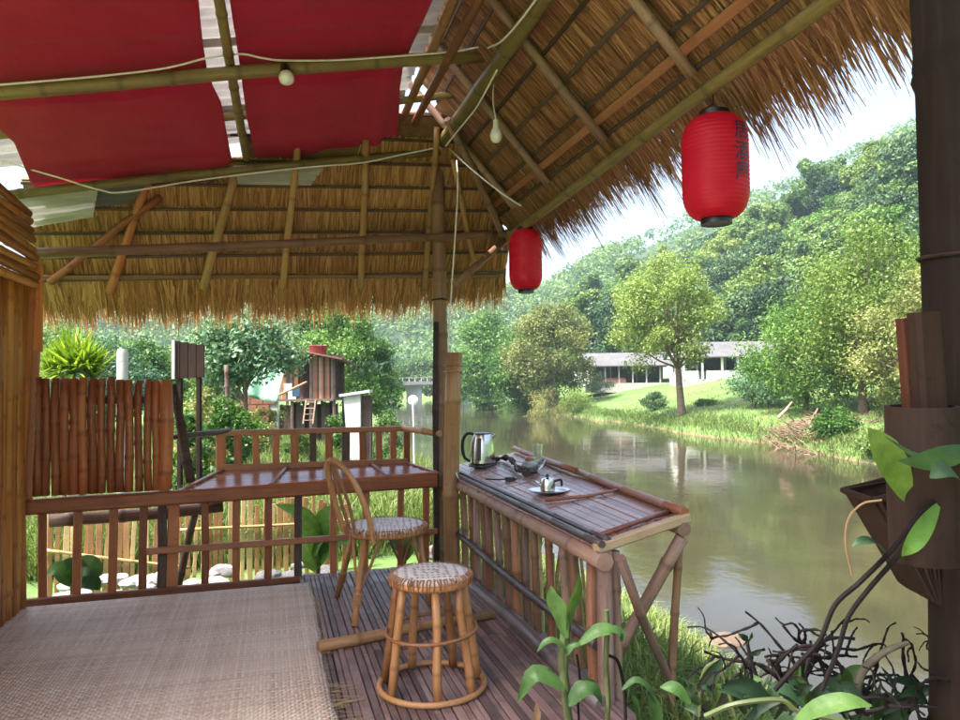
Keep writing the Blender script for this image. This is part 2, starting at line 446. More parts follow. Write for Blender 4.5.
# ================================================================== far railing
fr = thing('deck_railing', fw(230, 588), 'red-brown wooden railing along the far edge of the deck', 'railing')
slat('top_rail', fw(14, 508), fw(436, 480.5), .10, .085, M['varnish_w'], fr, upv=FWN)
slat('middle_rail', fw(146, 551.5, -.035), fw(437, 531, -.035), .045, .03, M['wood'], fr, upv=FWN)
slat('bottom_rail', fw(10, 606, -.01), fw(438, 569, -.01), .075, .05, M['wood'], fr, upv=FWN)
def line_y(px, x0, y0, x1, y1): return y0+(y1-y0)*(px-x0)/(x1-x0)
for px, wd in ((43, .05), (77, .052), (113, .055), (143, .052), (163, .06), (173, .075), (206, .052), (237, .05), (269, .052), (299, .055), (334, .05), (366, .05), (401, .045), (427, .05)):
    a = fw(px-1, line_y(px, 10, 604, 438, 567), .012); b = fw(px+random.uniform(-1,1), line_y(px, 14, 512, 436, 484), .012)
    slat('baluster', a, b, wd, .035, M['varnish_w'] if px not in (163, 299) else M['darkwood'], fr, upv=FWN, jit=.003)
tag(cane('back_log', fw(50, 522, .3), fw(223, 507, .3), .045, M['greybam']), 'grey log lying level behind the far railing', 'log')
tag(cane('grey_prop', fw(176, 596, .45), fw(195, 512, .35), .03, M['greybam']), 'grey slanting prop pole behind the far railing', 'pole')

# ================================================================== far counter with its back rail
CO = .42
M['gloss'] = m_bamboo('glossy_counter_wood', (.20,.075,.045), (.38,.17,.11), (.10,.04,.025), .16, .4, axis=1)
ct = thing('wall_counter', fw(310, 490), 'narrow glossy red-brown wooden counter on the far railing', 'counter')
A, B = fw(178, 492.5), fw(437, 473); C2, D2 = fw(407, 463.5, CO), fw(222, 470.5, CO)
CNV = (B-A).cross(D2-A).normalized(); CNV = CNV if CNV.z > 0 else -CNV
def bil(u, v): return A.lerp(B, u).lerp(D2.lerp(C2, u), v)
for a, b in ((0, .33), (.33, .535), (.535, .79), (.79, 1)):
    for j in range(4):
        v0, v1 = j/4, (j+1)/4
        va = (v0+v1)/2; p, q = bil(a+.006, va), bil(b-.006, va)
        slat('board', p-Vector((0,0,.01)), q-Vector((0,0,.01)), (bil(.5, v1)-bil(.5, v0)).length*.985, .018, M['gloss'], ct, upv=CNV)
for u in (0.004, .33, .535, .79, .996):
    slat('cross_batten', bil(u, .0)+Vector((0,0,.008)), bil(u, 1)+Vector((0,0,.008)), .03, .018, M['wood'], ct, upv=CNV)
slat('back_lip', bil(-.01, 1.04)+Vector((0,0,.015)), bil(1.01, 1.04)+Vector((0,0,.015)), .035, .05, M['wood'], ct)
slat('front_lip', bil(0, -.03)+Vector((0,0,.005)), bil(1, -.03)+Vector((0,0,.005)), .03, .02, M['varnish_w'], ct)
br = thing('counter_back_rail', fw(315, 468, CO+.05), 'low open back rail of short posts behind the far counter', 'railing')
slat('top_rail', fw(216, 433.5, CO+.05), fw(408, 428.5, CO+.05), .045, .05, M['wood'], br, upv=FWN)
slat('bottom_rail', fw(216, 471.5, CO+.06), fw(412, 464, CO+.06), .04, .03, M['wood'], br, upv=FWN)
for i, px in enumerate((221, 238, 256, 276, 294.5, 313, 329, 346, 363, 379, 393, 407)):
    wd = .075 if i == 0 else random.uniform(.05, .064)
    slat('short_post', fw(px, line_y(px, 216, 470, 412, 463), CO+.045), fw(px+random.uniform(-.5,.5), line_y(px, 216, 435, 408, 430.5), CO+.045), wd, .04, M['varnish_w'] if i not in (5, 7) else M['darkwood'], br, upv=FWN, jit=.002)
cane('end_pole', fw(402, 428, CO+.05), fw(440, 433.5, .1), .028, M['tan'], br)
cane('end_pole', fw(172, 437, .3), fw(230, 430.5, CO+.05), .022, M['purple'], br)

# ================================================================== corner post
PX, PY = 1.36, 5.72
cp = thing('corner_post', (PX, PY, -.3), 'tall weathered bamboo corner post holding up the thatched roof', 'post')
cane('main_cane', ox(442, 700, PX), ox(438, 146, PX), .066, M['postbam'], cp, r1=.055, gap=.55, bend=.003, seg=14)
cane('sleeve_cane', rw(449.5, 690, PX+.01)-Vector((0,.11,0)), rw(450, 353, PX+.01)-Vector((0,.11,0)), .066, M['tan'], cp, r1=.062, gap=.62, bend=.003, seg=14)
cane('side_cane', ox(437, 560, PX-.05), ox(436, 322, PX-.05), .024, M['darkwood'], cp, gap=.8)
for py, r in ((300, .066), (366, .071), (372, .071)):
    c = ox(439.7, py, PX) if py < 350 else rw(450, py, PX+.01)-Vector((0, .11, 0))
    pts = [c+Vector((math.cos(a)*r, math.sin(a)*r, .004*math.sin(3*a))) for a in np.linspace(0, 2*math.pi, 17)]
    MB().tube(pts, .006, 5).build('tie_wire', M['black'] if py == 300 else M['tan'], cp)

# ================================================================== right railing
M['wood2'] = m_bamboo('brown_cane', (.15,.055,.03), (.34,.145,.075), (.07,.03,.016), .45, .5)
rr = thing('riverside_railing', (RX, 4.3, 0), 'brown cane railing under the riverside table', 'railing')
ys = np.linspace(5.45, 3.12, 14)
for i, y in enumerate(ys):
    y = y+random.uniform(-.03,.03); tl = random.uniform(-.03,.03)
    cane('baluster', (RX+.03, y, -.28), (RX+.02, y+tl, .61), random.uniform(.021,.03), M['wood2'] if i % 3 == 1 else M['greybam'] if i % 3 else M['postbam'], rr, gap=.33, bend=.01)
cane('middle_rail', (RX-.02, 5.68, .245), (RX-.02, 3.0, .225), .026, M['purple'], rr, gap=.42)
cane('bottom_rail', (RX-.06, 5.3, -.02), (RX-.03, 2.9, .0), .048, M['purple'], rr, gap=.6)
for i in range(16):
    y = random.uniform(3.3, 5.6)
    cane('rear_cane', (RX+.28+random.uniform(-.1,.1), y, -.75), (RX+.25+random.uniform(-.1,.1), y+random.uniform(-.25,.25), random.uniform(.25,.55)), random.uniform(.008,.018), M['pale'] if i % 2 else M['tan'], rr, gap=.3)

# ================================================================== riverside table
def zt(x): return .672+.17*(x-RX)
def OXf(y): return 1.915+(y-3.05)*.072
OX = 1.93
TN = Vector((-.17, 0, 1)).normalized()
def ont(px, py, up=0.0): return oplane(px, py, (RX, 0, .672+up), Vector((-.17, 0, 1)))
Y0, Y1 = 2.98, 6.2
def tpt(v, y, up=0.0):
    """a point of the table top: v across from the rail, y along it; the outer end is cut a little askew"""
    x = RX-.02+v*(OXf(y)-RX+.02); return Vector((x, y+.11*v*(Y1-y)/(Y1-Y0), zt(x)+up))
tb = thing('riverside_table', (1.7, 4.3, -.3), 'long cane-topped table fixed outside the railing over the river', 'table')
vs = [0.0]
while vs[-1] < 1: vs.append(vs[-1]+random.uniform(.055, .11))
for k, (v0, v1) in enumerate(zip(vs[:-1], vs[1:])):
    v1 = min(v1, 1.0); vc = (v0+v1)/2
    for a, b in ((Y0+.03*(k % 2), 3.86+random.uniform(-.02,.02)), (3.87, 4.72+random.uniform(-.02,.02)), (4.73, 5.45+random.uniform(-.02,.02)), (5.46, Y1)):
        wd = (tpt(v1, (a+b)/2)-tpt(v0, (a+b)/2)).length
        slat('top_slat', tpt(vc, a, -.010+random.uniform(-.002,.002)), tpt(vc, b-.004, -.010+random.uniform(-.002,.002)), wd-.003, .018, M['tabletop'], tb, upv=TN, jit=.0008)
cane('edge_cane', (RX-.015, Y0-.05, .69), (RX-.015, Y1+.02, .69), .017, M['purple'], tb, gap=.5, bend=.001)
cane('edge_cane', (RX+.035, Y0-.02, .698), (RX+.035, Y1+.02, .698), .014, M['purple'], tb, gap=.5, bend=.001)
cane('front_beam', (RX-.02, Y0-.08, .62), (RX-.01, Y1+.05, .625), .040, M['greybam'], tb, gap=.6, bend=.002)
cane('outer_beam', tpt(.95, Y0-.05, -.055), tpt(.95, Y1, -.055), .034, M['greybam'], tb, gap=.6, bend=.002)
cane('outer_lip', tpt(1.0, Y0-.03, .02), tpt(1.0, 4.55, .025), .024, M['wood'], tb, gap=.6, bend=.002)
cane('outer_lip', tpt(.98, 4.5, .03), tpt(.97, Y1, .03), .024, M['wood'], tb, gap=.6, bend=.002)
slat('end_board', tpt(-.02, Y0-.02, -.002), tpt(1.03, Y0-.02, -.008), .05, .045, M['palewood'], tb, upv=TN)
cane('end_cane', tpt(0, Y0+.10, .012), tpt(1, Y0+.10, .012), .013, M['wood'], tb, bend=.002)
cane('cross_stick', ont(545, 500, .02), ont(620, 489, .02), .012, M['wood'], tb, r1=.008, bend=.03)
for yy in (3.95, 4.85):
    cane('bearer', (RX-.03, yy, .63), tpt(1, yy, -.06), .028, M['greybam'], tb)
# near end: doubled post, crossing braces, outer leg
cane('near_post', (RX-.005, Y0-.04, -1.0), (RX-.005, Y0-.04, .655), .038, M['greybam'], tb, gap=.9, seg=12)
cane('near_post', (RX+.085, Y0+.02, -1.2), (RX+.07, Y0+.02, .64), .028, M['greybam'], tb, gap=.7, seg=12)
oe = tpt(.95, Y0, -.09)
cane('outer_leg', ox(669, 690, OX)+Vector((0,0,-.8)), oe, .022, M['postbam'], tb, r1=.02, gap=.28, bend=.012)
cane('brace', (RX+.05, Y0-.085, .63), ox(671, 692, OX+.02)-Vector((0,.05,0)), .023, M['greybam'], tb, gap=.5)
cane('brace', oe-Vector((0,.03,0)), ox(612, 660, RX+.16), .032, M['greybam'], tb, gap=.5)
cane('rear_leg', (OX, Y1-.2, -1.4), tpt(.9, Y1-.2, -.09), .03, M['greybam'], tb)

# ================================================================== roof frame
cn = Vector((-.19, .18, 1))
def ceil(px, py, k=0.0): return oplane(px, py, (-1.43, 4.5, 3.05+k), cn)
def zc(x, y, k=0.0): return 3.05+k+.19*(x+1.43)-.18*(y-4.5)
rf = thing('roof_frame', (1.37, 4.4, 3.4), 'frame of green bamboo poles carrying the roof', 'roof frame')
cane('main_beam', (1.37, 6.05, 3.40), (1.37, -1.2, 3.42), .052, M['green'], rf, gap=.55, seg=14, bend=.003, bulge=1.08)
a, b = oy(-60, 96.5, 4.5), oy(492, 56, 4.5)
cane('cross_pole', a, b, .042, M['green'], rf, gap=.38, seg=14, bend=.004, bulge=1.08)
a, b = oy(-20, 197, 5.62), oy(440, 151, 5.72)
cane('cross_pole', a, b, .034, M['green'], rf, gap=.4, seg=12, bend=.003)
cane('cross_pole', (-2.0, 5.22, zc(-2.0, 5.22, .17)), (1.4, 5.22, zc(1.4, 5.22, .16)), .030, M['green'], rf, gap=.4, seg=12)
cane('cross_pole', (-2.0, 3.2, zc(-2.0, 3.2)), (1.4, 3.2, 3.47), .04, M['green'], rf, gap=.4, seg=12)
a, b = ceil(248, 166, .10), ceil(217, -5, .10)
d = (b-a); cane('long_pole', a, a+d*2.2, .03, M['green'], rf, gap=.35, seg=12)
cane('eave_beam', fw(38, 254, .05), oy(494, 235.5, 5.78), .038, M['postbam'], rf, r1=.03, gap=.6, seg=12)
PUR0, PUR1 = Vector((1.93, 6.25, 2.62)), Vector((1.93, -1.0, 2.86))
cane('eave_purlin', PUR0, PUR1, .033, M['green'], rf, gap=.5, seg=12, bend=.004)
cane('knee_brace', ox(456, 284, 1.38), ox(505, 240, 1.9), .03, M['postbam'], rf, gap=.5)
cane('inner_rail', (1.12, 5.8, 3.50), (1.12, -1.0, 3.62), .03, M['wood'], rf, gap=.5)
cane('inner_rail', (1.03, 5.8, 3.53), (1.03, -1.0, 3.66), .03, M['tan'], rf, gap=.5)

# ================================================================== thatch
def zfar(x, y): return 2.20+.05*(x-.3)+1.5*(6.4-y)
def zright(x): return 3.53-1.13*(x-1.37)
def courses(name_mat, root, O, A, L, D, Nn, svals, ln, dens, keep, fringe_len, wid=.0085, back=None):
    O, A, D, Nn = (np.array(v, dtype=float) for v in (O, A, D, Nn))
    for ci, s in enumerate(svals):
        last = ci == len(svals)-1
        n = int(L*dens*(2.6 if last else 1.0))
        t = RNG.random(n)*L
        base = O+np.outer(t, A)+np.outer(s+RNG.normal(0, .008, n), D)+np.outer(RNG.random(n)*.016, Nn)
        if last:
            clump = .5+.5*np.sin(t*9+2*np.sin(t*23))*np.sin(t*31+1.3)
            l = fringe_len*(.42+.36*clump+.45*RNG.random(n)**2)
        else: l = ln*(.85+.35*RNG.random(n))
        ok = keep(base[:, 0], base[:, 1], base[:, 2])
        base, l, n, t = base[ok], l[ok], int(ok.sum()), t[ok]
        cs = .055 if last else .09
        pull = (np.round(t/cs+RNG.normal(0, .22, n))*cs+.02*np.sin(t*17)-t)*(.75 if last else .5)
        d = D+np.outer(RNG.normal(0, .07 if not last else .08, n), A)+np.outer(.09+RNG.normal(0, .02, n), Nn)
        d /= np.linalg.norm(d, axis=1)[:, None]
        w = wid*(.5+1.6*RNG.random(n)**2)
        side = np.outer(w/2, A)
        midp = base+d*(l*.55)[:, None]; tip = base+d*l[:, None]
        tip += np.outer(pull, A); midp += np.outer(pull*.5, A)
        if last:
            droop = l*l*(.35+.5*RNG.random(n)); tip[:, 2] -= droop; midp[:, 2] -= droop*.25
            tip += np.outer(RNG.normal(0, .018, n), A)
        else:
            midp += np.outer(RNG.normal(0, .003, n), Nn)
        Vv = np.stack([base-side, base+side, midp+side*.9, midp-side*.9, tip+side*.35, tip-side*.35], 1).reshape(-1, 3)
        i0 = np.arange(n)[:, None]*6
        Ff = np.concatenate([i0+np.array([0,1,2,3]), i0+np.array([3,2,4,5])])
        tn = RNG.random(n); tint = np.concatenate([tn, tn])
        me = mesh_np('thatch_course', Vv-np.array(WM[root].translation), Ff, tint)
        o = obj_me('thatch_course', me, name_mat, root, Matrix.Translation(WM[root].translation)); o['kind'] = 'stuff'
    # dense core of the thatch above the visible straw, in overlapping tilted courses
    V = []; F = []
    for ci, s in enumerate(svals):
        last = ci == len(svals)-1
        le = ln*1.05 if not last else fringe_len*.30
        step = .12
        for q in range(int(L/step)):
            t0, t1 = q*step, (q+1)*step+.01
            c = O+A*(t0+t1)/2+D*(s+le/2)
            if not keep(*[np.array([v]) for v in c])[0]: continue
            j = random.uniform(-.006,.006)
            e = le*random.uniform(.9, 1.1)
            P = [O+A*t0+D*(s+j)+Nn*.022, O+A*t1+D*(s+j)+Nn*.022, O+A*t1+D*(s+e)+Nn*(.022+.1*e), O+A*t0+D*(s+e)+Nn*(.022+.1*e)]
            b = len(V); V += [tuple(p) for p in P]+[tuple(p+Nn*.05) for p in P]
            F += [(b,b+1,b+2,b+3),(b+7,b+6,b+5,b+4),(b,b+4,b+5,b+1),(b+1,b+5,b+6,b+2),(b+2,b+6,b+7,b+3),(b+3,b+7,b+4,b)]
    o = MB().add(V, F).build('thatch_core', M['thatch_core'], root); o['kind'] = 'stuff'

ft = thing('thatched_roof', (.2, 5.8, 2.7), 'golden thatched roof slope over the far side with hanging straw fringe', 'roof', 'thatched roof slopes')
Df = np.array((0, 1, -1.5)); Df /= np.linalg.norm(Df); Af = np.array((1, 0, .05)); Af /= np.linalg.norm(Af); Nf = np.cross(Df, Af); Nf = Nf*np.sign(Nf[2])
ytop = 5.42; Of = np.array((-1.72, ytop, zfar(-1.72, ytop)))
sv = list(np.arange(0, 1.62, .196))
courses(M['straw_gold'], ft, Of, Af, 3.82, Df, Nf, sv, .34, 560, lambda x, y, z: (zfar(x, y) <= zright(x)+.07) & (zfar(x, y) < zc(x, y, .10)), .36)
for s in sv[1:]:
    p = Of+Df*(s+.01)-Nf*.012; q = p+Af*3.8
    # stop the batten at the hip
    tt = 3.8
    while tt > 0 and zfar(*(p+Af*tt)[:2]) > zright((p+Af*tt)[0])+.03: tt -= .05
    if tt > .2: slat('batten', p, p+Af*tt, .022, .012, M['darkwood'], ft, upv=Nf, jit=.003)
nfv = Vector(Nf)
def onfar(px, py, up=0.0): return oplane(px, py, (.3, 6.4, 2.20-up), Vector((-.05, 1.5, 1)))
slat('eave_batten', onfar(42, 277, .03), onfar(500, 276, .03), .035, .022, M['postbam'], ft, upv=Nf)
for (x0, y0, x1, y1, r) in ((146, 187, 110, 292, .034), (234, 178, 203, 288, .036), (297, 158, 283, 288, .03), (366, 152, 361, 288, .03), (436, 140, 424, 290, .028), (455, 170, 474, 262, .024), (150, 205, 50, 282, .03)):
    a, b = onfar(x0, y0, .055), onfar(x1, y1, .055)
    cane('rafter', b, a+(a-b).normalized()*.1, r, M['tan'] if x0 > 200 else M['varnish'], ft, gap=.45)

rt = thing('thatched_roof', (1.8, 3, 2.9), 'long brown thatched roof slope along the river with ragged overhanging eave', 'roof', 'thatched roof slopes')
Dr = np.array((1, 0, -1.13)); Dr /= np.linalg.norm(Dr); Ar = np.array((0, 1.0, 0)); Nr = np.array((1.13, 0, 1)); Nr /= np.linalg.norm(Nr)
xt = .35; Or = np.array((xt, -1.2, zright(xt)))
sv = list(np.arange(0, 2.42, .199))
courses(M['straw_brown'], rt, Or, Ar, 7.75, Dr, Nr, sv, .36, 470, lambda x, y, z: zright(x) <= zfar(x, y)+.07, .43)
for s in sv[1:]:
    p = Or+Dr*(s+.01)-Nr*.014; L = 7.7
    while L > 0 and zright(p[0]) > zfar(p[0], p[1]+L)+.03: L -= .05
    slat('batten', p, p+Ar*L, .024, .014, M['darkwood'], rt, upv=Nr, jit=.003)
p = Or+Dr*2.30-Nr*.03; slat('eave_batten', p, p+Ar*7.2, .05, .02, M['wood'], rt, upv=Nr)
for yy in (-.6, .35, 1.25, 2.1, 2.92, 3.85, 4.75, 5.5):
    a = Vector(Or+Dr*.5-Nr*.05); b = Vector(Or+Dr*2.42-Nr*.05); a.y = yy+.05; b.y = yy
    cane('rafter', b, a, .030, M['greybam'], rt, gap=.5, bend=.004)
cane('hip_rafter', (2.06, 6.08, 2.62), (1.3, 5.25, 3.42), .032, M['greybam'], rt)

# ================================================================== tin sheets
def m_tin():
    m, t, p, out = mat_new('corrugated_sheet')
    n = noise(t, 2.2, (.5, 3, 1), 6, .7)
    c = ramp(t, n.outputs[0], [(.3, (.22,.21,.21)), (.6, (.48,.47,.46)), (.75, (.34,.31,.29))])
    t.links.new(c, p.inputs['Base Color']); set_in(p, Roughness=.5)
    tr = N(t, 'ShaderNodeBsdfTranslucent'); t.links.new(c, tr.inputs[0])
    mx = N(t, 'ShaderNodeMixShader'); mx.inputs[0].default_value = .18
    t.links.new(p.outputs[0], mx.inputs[1]); t.links.new(tr.outputs[0], mx.inputs[2]); t.links.new(mx.outputs[0], out.inputs[0])
    return m
M['tin'] = m_tin()
tr_ = thing('sheet_roof', (-.5, 3, 3.4), 'pale corrugated sheet roof above the red cloths', 'roof')
e0, e1 = ceil(446, 0, .23), ceil(400, 105, .23)
def xedge(y): return min(1.05, e1.x+(e0.x-e1.x)*(y-e1.y)/(e0.y-e1.y))
ys0 = [-1.3, .0, .9, 1.75, 2.7, 3.6, 4.5, 5.25, 5.7]
for si in range(len(ys0)-1):
    ya, yb = ys0[si], ys0[si+1]+.06
    nyy = int((yb-ya)/.0127); V = []; F = []
    for j in range(nyy+1):
        y = ya+(yb-ya)*j/nyy
        wv = .017*math.sin(2*math.pi*y/.09)+.004*(si % 2)
        for i, f in enumerate((0, .5, 1)):
            xw = -4.4 if ya > 1.5 else -.9  # unseen reach shaped for light: long eave blocks sun, gap near camera admits it
            x = xw+(xedge(y)-xw)*f
            V.append((x, y, zc(x, y, .23)+wv))
    for j in range(nyy):
        for i in range(2):
            a = j*3+i; F.append((a, a+1, a+4, a+3))
    MB().add(V, F).build('tin_sheet', M['tin'], tr_, smooth=True)
# low sheet end that shows under the far cross pole on the left
P4 = [oy(8, 197, 5.7), oy(98, 190, 5.7), oy(93, 217, 6.0), oy(28, 228, 6.0)]
for nm, P4 in (('a', P4), ('b', [oy(90, 188, 5.72), oy(150, 180, 5.72), oy(132, 203, 5.95), oy(92, 207, 5.95)]), ('c', [oy(236, 172, 5.7), oy(330, 160, 5.7), oy(310, 186, 5.85), oy(238, 184, 5.85)])):
    V = []; F = []
    for j in range(41):
        v = j/40; a_, b_ = P4[0].lerp(P4[3], v), P4[1].lerp(P4[2], v)
        wv = Vector((0, 0, .009*math.sin(v*6.28*5)))
        V += [a_+wv, b_+wv]
    for j in range(40): F.append((2*j, 2*j+1, 2*j+3, 2*j+2))
    MB().add(V, F).build('tin_sheet', M['tin'] if nm != 'b' else M['roofgrey'], tr_, smooth=True)

# ================================================================== red cloths
def m_cloth():
    m, t, p, out = mat_new('red_cloth')
    n = noise(t, 1.3, None, 5, .6); wv = noise(t, 220, None, 2, .5)
    c = ramp(t, n.outputs[0], [(.3, (.42,.004,.05)), (.7, (.56,.008,.08))])
    t.links.new(c, p.inputs['Base Color']); set_in(p, Roughness=.8)
    p.inputs['Sheen Weight'].default_value = .15
    tr = N(t, 'ShaderNodeBsdfTranslucent'); t.links.new(c, tr.inputs[0])
    mx = N(t, 'ShaderNodeMixShader'); mx.inputs[0].default_value = .35
    t.links.new(p.outputs[0], mx.inputs[1]); t.links.new(tr.outputs[0], mx.inputs[2]); t.links.new(mx.outputs[0], out.inputs[0])
    st_ = noise(t, 9, (1, .4, 1), 5, .7); bump(t, p, math_n(t, 'ADD', n.outputs[0], math_n(t, 'MULTIPLY', st_.outputs[0], .3)), .5, .05)
    dirt = ramp(t, st_.outputs[0], [(.55, (0,0,0)), (.8, (.5,.5,.5))]); c2 = mixc(t, dirt, c, (.16,.01,.02)); t.links.new(c2, p.inputs['Base Color'])
    return m
M['cloth'] = m_cloth()
def cloth(name, left, right, label, fold):
    """left/right: pixel outlines from the far hem towards the camera"""
    def rs(poly, n):
        P = [ceil(x, y, .075) for x, y in poly]; L = [0]
        for a, b in zip(P[:-1], P[1:]): L.append(L[-1]+(b-a).length)
        out = []
        for i in range(n+1):
            s = L[-1]*i/n; k = max(q for q in range(len(L)-1) if L[q] <= s+1e-9)
            out.append(P[k].lerp(P[k+1], (s-L[k])/max(1e-9, L[k+1]-L[k])))
        return out
    n, mm = 110, 70
    Lp, Rp = rs(left, n), rs(right, n)
    V = []; F = []
    for j in range(n+1):
        for i in range(mm+1):
            u = i/mm; p = Lp[j].lerp(Rp[j], u)
            sag = -.012-.03*math.sin(math.pi*u)*abs(math.sin(2.2*p.y+.4))
            fl = .012*math.sin(14*u+3*p.y+fold)*math.exp(-4*j/n)+.0035*math.sin(17*p.x+5*p.y+2*math.sin(3*p.y+fold))*math.sin(4*p.y-2*p.x+fold)+.002*math.sin(29*p.y+4*math.sin(5*p.x))*math.sin(3*p.x+1)+.006*math.sin(31*u+2*p.y)*math.exp(-6*min(u, 1-u))
            fd = -.035*math.exp(-((u-.82-.25*(j/n))/.05)**2) if fold > 1 else 0
            if p.y < 4.75 and p.y > 4.25: sag *= .3
            V.append(p+Vector((0, 0, max(-.05, sag+fl+fd)-.0+(.03))))
    for j in range(n):
        for i in range(mm):
            a = j*(mm+1)+i; F.append((a, a+1, a+mm+2, a+mm+1))
    o = MB().add(V, F).build(name, M['cloth'], smooth=True)
    o.modifiers.new('thick', 'SOLIDIFY').thickness = .003
    return tag(o, label, 'cloth', 'red ceiling cloths')
cloth('ceiling_cloth', [(34, 190), (14, 145), (-20, 118), (-60, 80), (-160, -120)], [(233, 166), (221, 105), (208, 80), (203, 50), (198, -2), (190, -120)], 'dark red cloth stretched under the sheet roof on the left', 0)
cloth('ceiling_cloth', [(257, 165), (247, 120), (240, 72), (229, 0), (216, -120)], [(398, 153), (400, 90), (403, 70), (431, 2), (480, -120)], 'dark red cloth stretched under the sheet roof near the corner post', 2)

# ================================================================== round stool
def m_weave():
    m, t, p, _ = mat_new('woven_seat')
    tc = N(t, 'ShaderNodeTexCoord'); sep = N(t, 'ShaderNodeSeparateXYZ'); t.links.new(tc.outputs['Object'], sep.inputs[0])
    ax = math_n(t, 'ABSOLUTE', math_n(t, 'ADD', math_n(t, 'MULTIPLY', sep.outputs[0], .8), math_n(t, 'MULTIPLY', sep.outputs[1], .6)))
    ay = math_n(t, 'ABSOLUTE', math_n(t, 'SUBTRACT', math_n(t, 'MULTIPLY', sep.outputs[1], .8), math_n(t, 'MULTIPLY', sep.outputs[0], .6)))
    dm = math_n(t, 'ADD', ax, ay)
    dg = math_n(t, 'SUBTRACT', ax, ay)
    rings = math_n(t, 'SINE', math_n(t, 'MULTIPLY', dm, 105)); cells = math_n(t, 'SINE', math_n(t, 'MULTIPLY', dg, 180))
    h = math_n(t, 'ADD', math_n(t, 'MULTIPLY', rings, .6), math_n(t, 'MULTIPLY', cells, .4))
    n = noise(t, 12, None, 5, .6)
    c = ramp(t, n.outputs[0], [(.3, (.52,.43,.38)), (.7, (.80,.72,.67))])
    c = mixc(t, math_n(t, 'LESS_THAN', h, -.5), c, (.20,.12,.085))
    t.links.new(c, p.inputs['Base Color']); set_in(p, Roughness=.42)
    bump(t, p, h, .6, .004)
    return m
M['weave'] = m_weave()
def ring_pts(c, r, n=40, tilt=0): return [Vector(c)+Vector((r*math.cos(a), r*math.sin(a), tilt*math.cos(a))) for a in np.linspace(0, 2*math.pi, n+1)]
def rim_wrap(mb, c, r, z, n, drop=.05):
    for i in range(n):
        a = 2*math.pi*i/n+random.uniform(-.01,.01)
        d = Vector((math.cos(a), math.sin(a), 0)); s = Vector((-d.y, d.x, 0))*random.uniform(-.006,.006)
        mb.tube([c+d*(r-.012)+Vector((0,0,z+.012)), c+d*(r+.010)+Vector((0,0,z-.004))+s, c+d*(r+.006)+Vector((0,0,z-drop*.8))+s*2], .0035, 4)
sc_ = oz(432, 686, 0); sc_.z = 0
st = thing('round_stool', sc_, 'round cane stool with woven seat standing alone on the deck', 'stool')
SR, SH = .188, .53
mb = MB().lathe([(.02, SH-.03), (SR-.03, SH-.035), (SR-.004, SH-.025), (SR, SH-.012), (SR-.01, SH-.002), (SR*.7, SH+.004), (.01, SH+.001)], sc_, 40)
seat_ = mb.build('seat', M['weave'], st, smooth=True)
mb = MB(); rim_wrap(mb, sc_, SR-.002, SH-.008, 74, .05); o = mb.build('rim_lacing', M['rattan'], seat_); o['kind'] = 'stuff'
MB().tube(ring_pts(sc_+Vector((0,0,SH-.035)), SR-.012), .017, 8).build('seat_ring', M['rattan'], st, smooth=True)
for i in range(7):
    a = R(-100)+2*math.pi*i/7+random.uniform(-.08,.08)
    d = Vector((math.cos(a), math.sin(a), 0))
    cane('leg', sc_+d*.228+Vector((0,0,.012)), sc_+d*.158+Vector((0,0,SH-.03)), .0205, M['rattan'], st, r1=.019, gap=.24, bend=.006, seg=12, bulge=1.09)
MB().tube(ring_pts(sc_+Vector((0,0,.016)), .245), .014, 8).build('base_ring', M['rattan'], st, smooth=True)
MB().tube(ring_pts(sc_+Vector((0,0,.265)), .212, tilt=.008), .0085, 8).build('middle_ring', M['rattan'], st, smooth=True)

# ================================================================== cane chair
cc = oz(386, 524, .5); cc.z = 0
ch = thing('cane_chair', cc, 'cane chair with hooped back and round woven seat facing the counter', 'chair')
CR, CH = .262, .5
seat_ = MB().lathe([(.02, CH-.03), (CR-.03, CH-.035), (CR-.004, CH-.025), (CR, CH-.010), (CR-.012, CH), (CR*.7, CH+.006), (.01, CH+.002)], cc, 44).build('seat', M['weave'], ch, smooth=True)
mb = MB(); rim_wrap(mb, cc, CR-.002, CH-.006, 96, .045); o = mb.build('rim_lacing', M['rattan'], seat_); o['kind'] = 'stuff'
MB().tube(ring_pts(cc+Vector((0,0,CH-.035)), CR-.012), .018, 8).build('seat_ring', M['rattan'], ch, smooth=True)
def smooth_path(P, n=30):
    P = [Vector(p) for p in P]; P = [P[0]*2-P[1]]+P+[P[-1]*2-P[-2]]; out = []
    m_ = len(P)-3
    for i in range(n+1):
        s = m_*i/n; k = min(int(s), m_-1); t = s-k
        a, b, c, d = P[k:k+4]
        out.append(.5*((2*b)+(c-a)*t+(2*a-5*b+4*c-d)*t*t+(3*b-a-3*c+d)*t**3))
    return out
yb = cc.y
n1 = oplane(374, 541, (0, yb-.22, 0), Vector((0,1,0))); f1 = oplane(344, 528, (0, yb+.02, 0), Vector((0,1,0)))
top = oplane(333, 461, (0, yb-.12, 0), Vector((0,1,0)))
loop = smooth_path([n1+Vector((0,0,-.02)), oplane(368, 515, (0, yb-.22, 0), Vector((0,1,0))), oplane(354, 482, (0, yb-.19, 0), Vector((0,1,0))), oplane(339, 464, (0, yb-.15, 0), Vector((0,1,0))), oplane(330, 460.5, (0, yb-.10, 0), Vector((0,1,0))), oplane(328, 470, (0, yb-.05, 0), Vector((0,1,0))), oplane(334, 499, (0, yb, 0), Vector((0,1,0))), f1+Vector((0,0,-.02))], 44)
MB().tube(loop, .0185, 8).build('back_hoop', M['rattan'], ch, smooth=True)
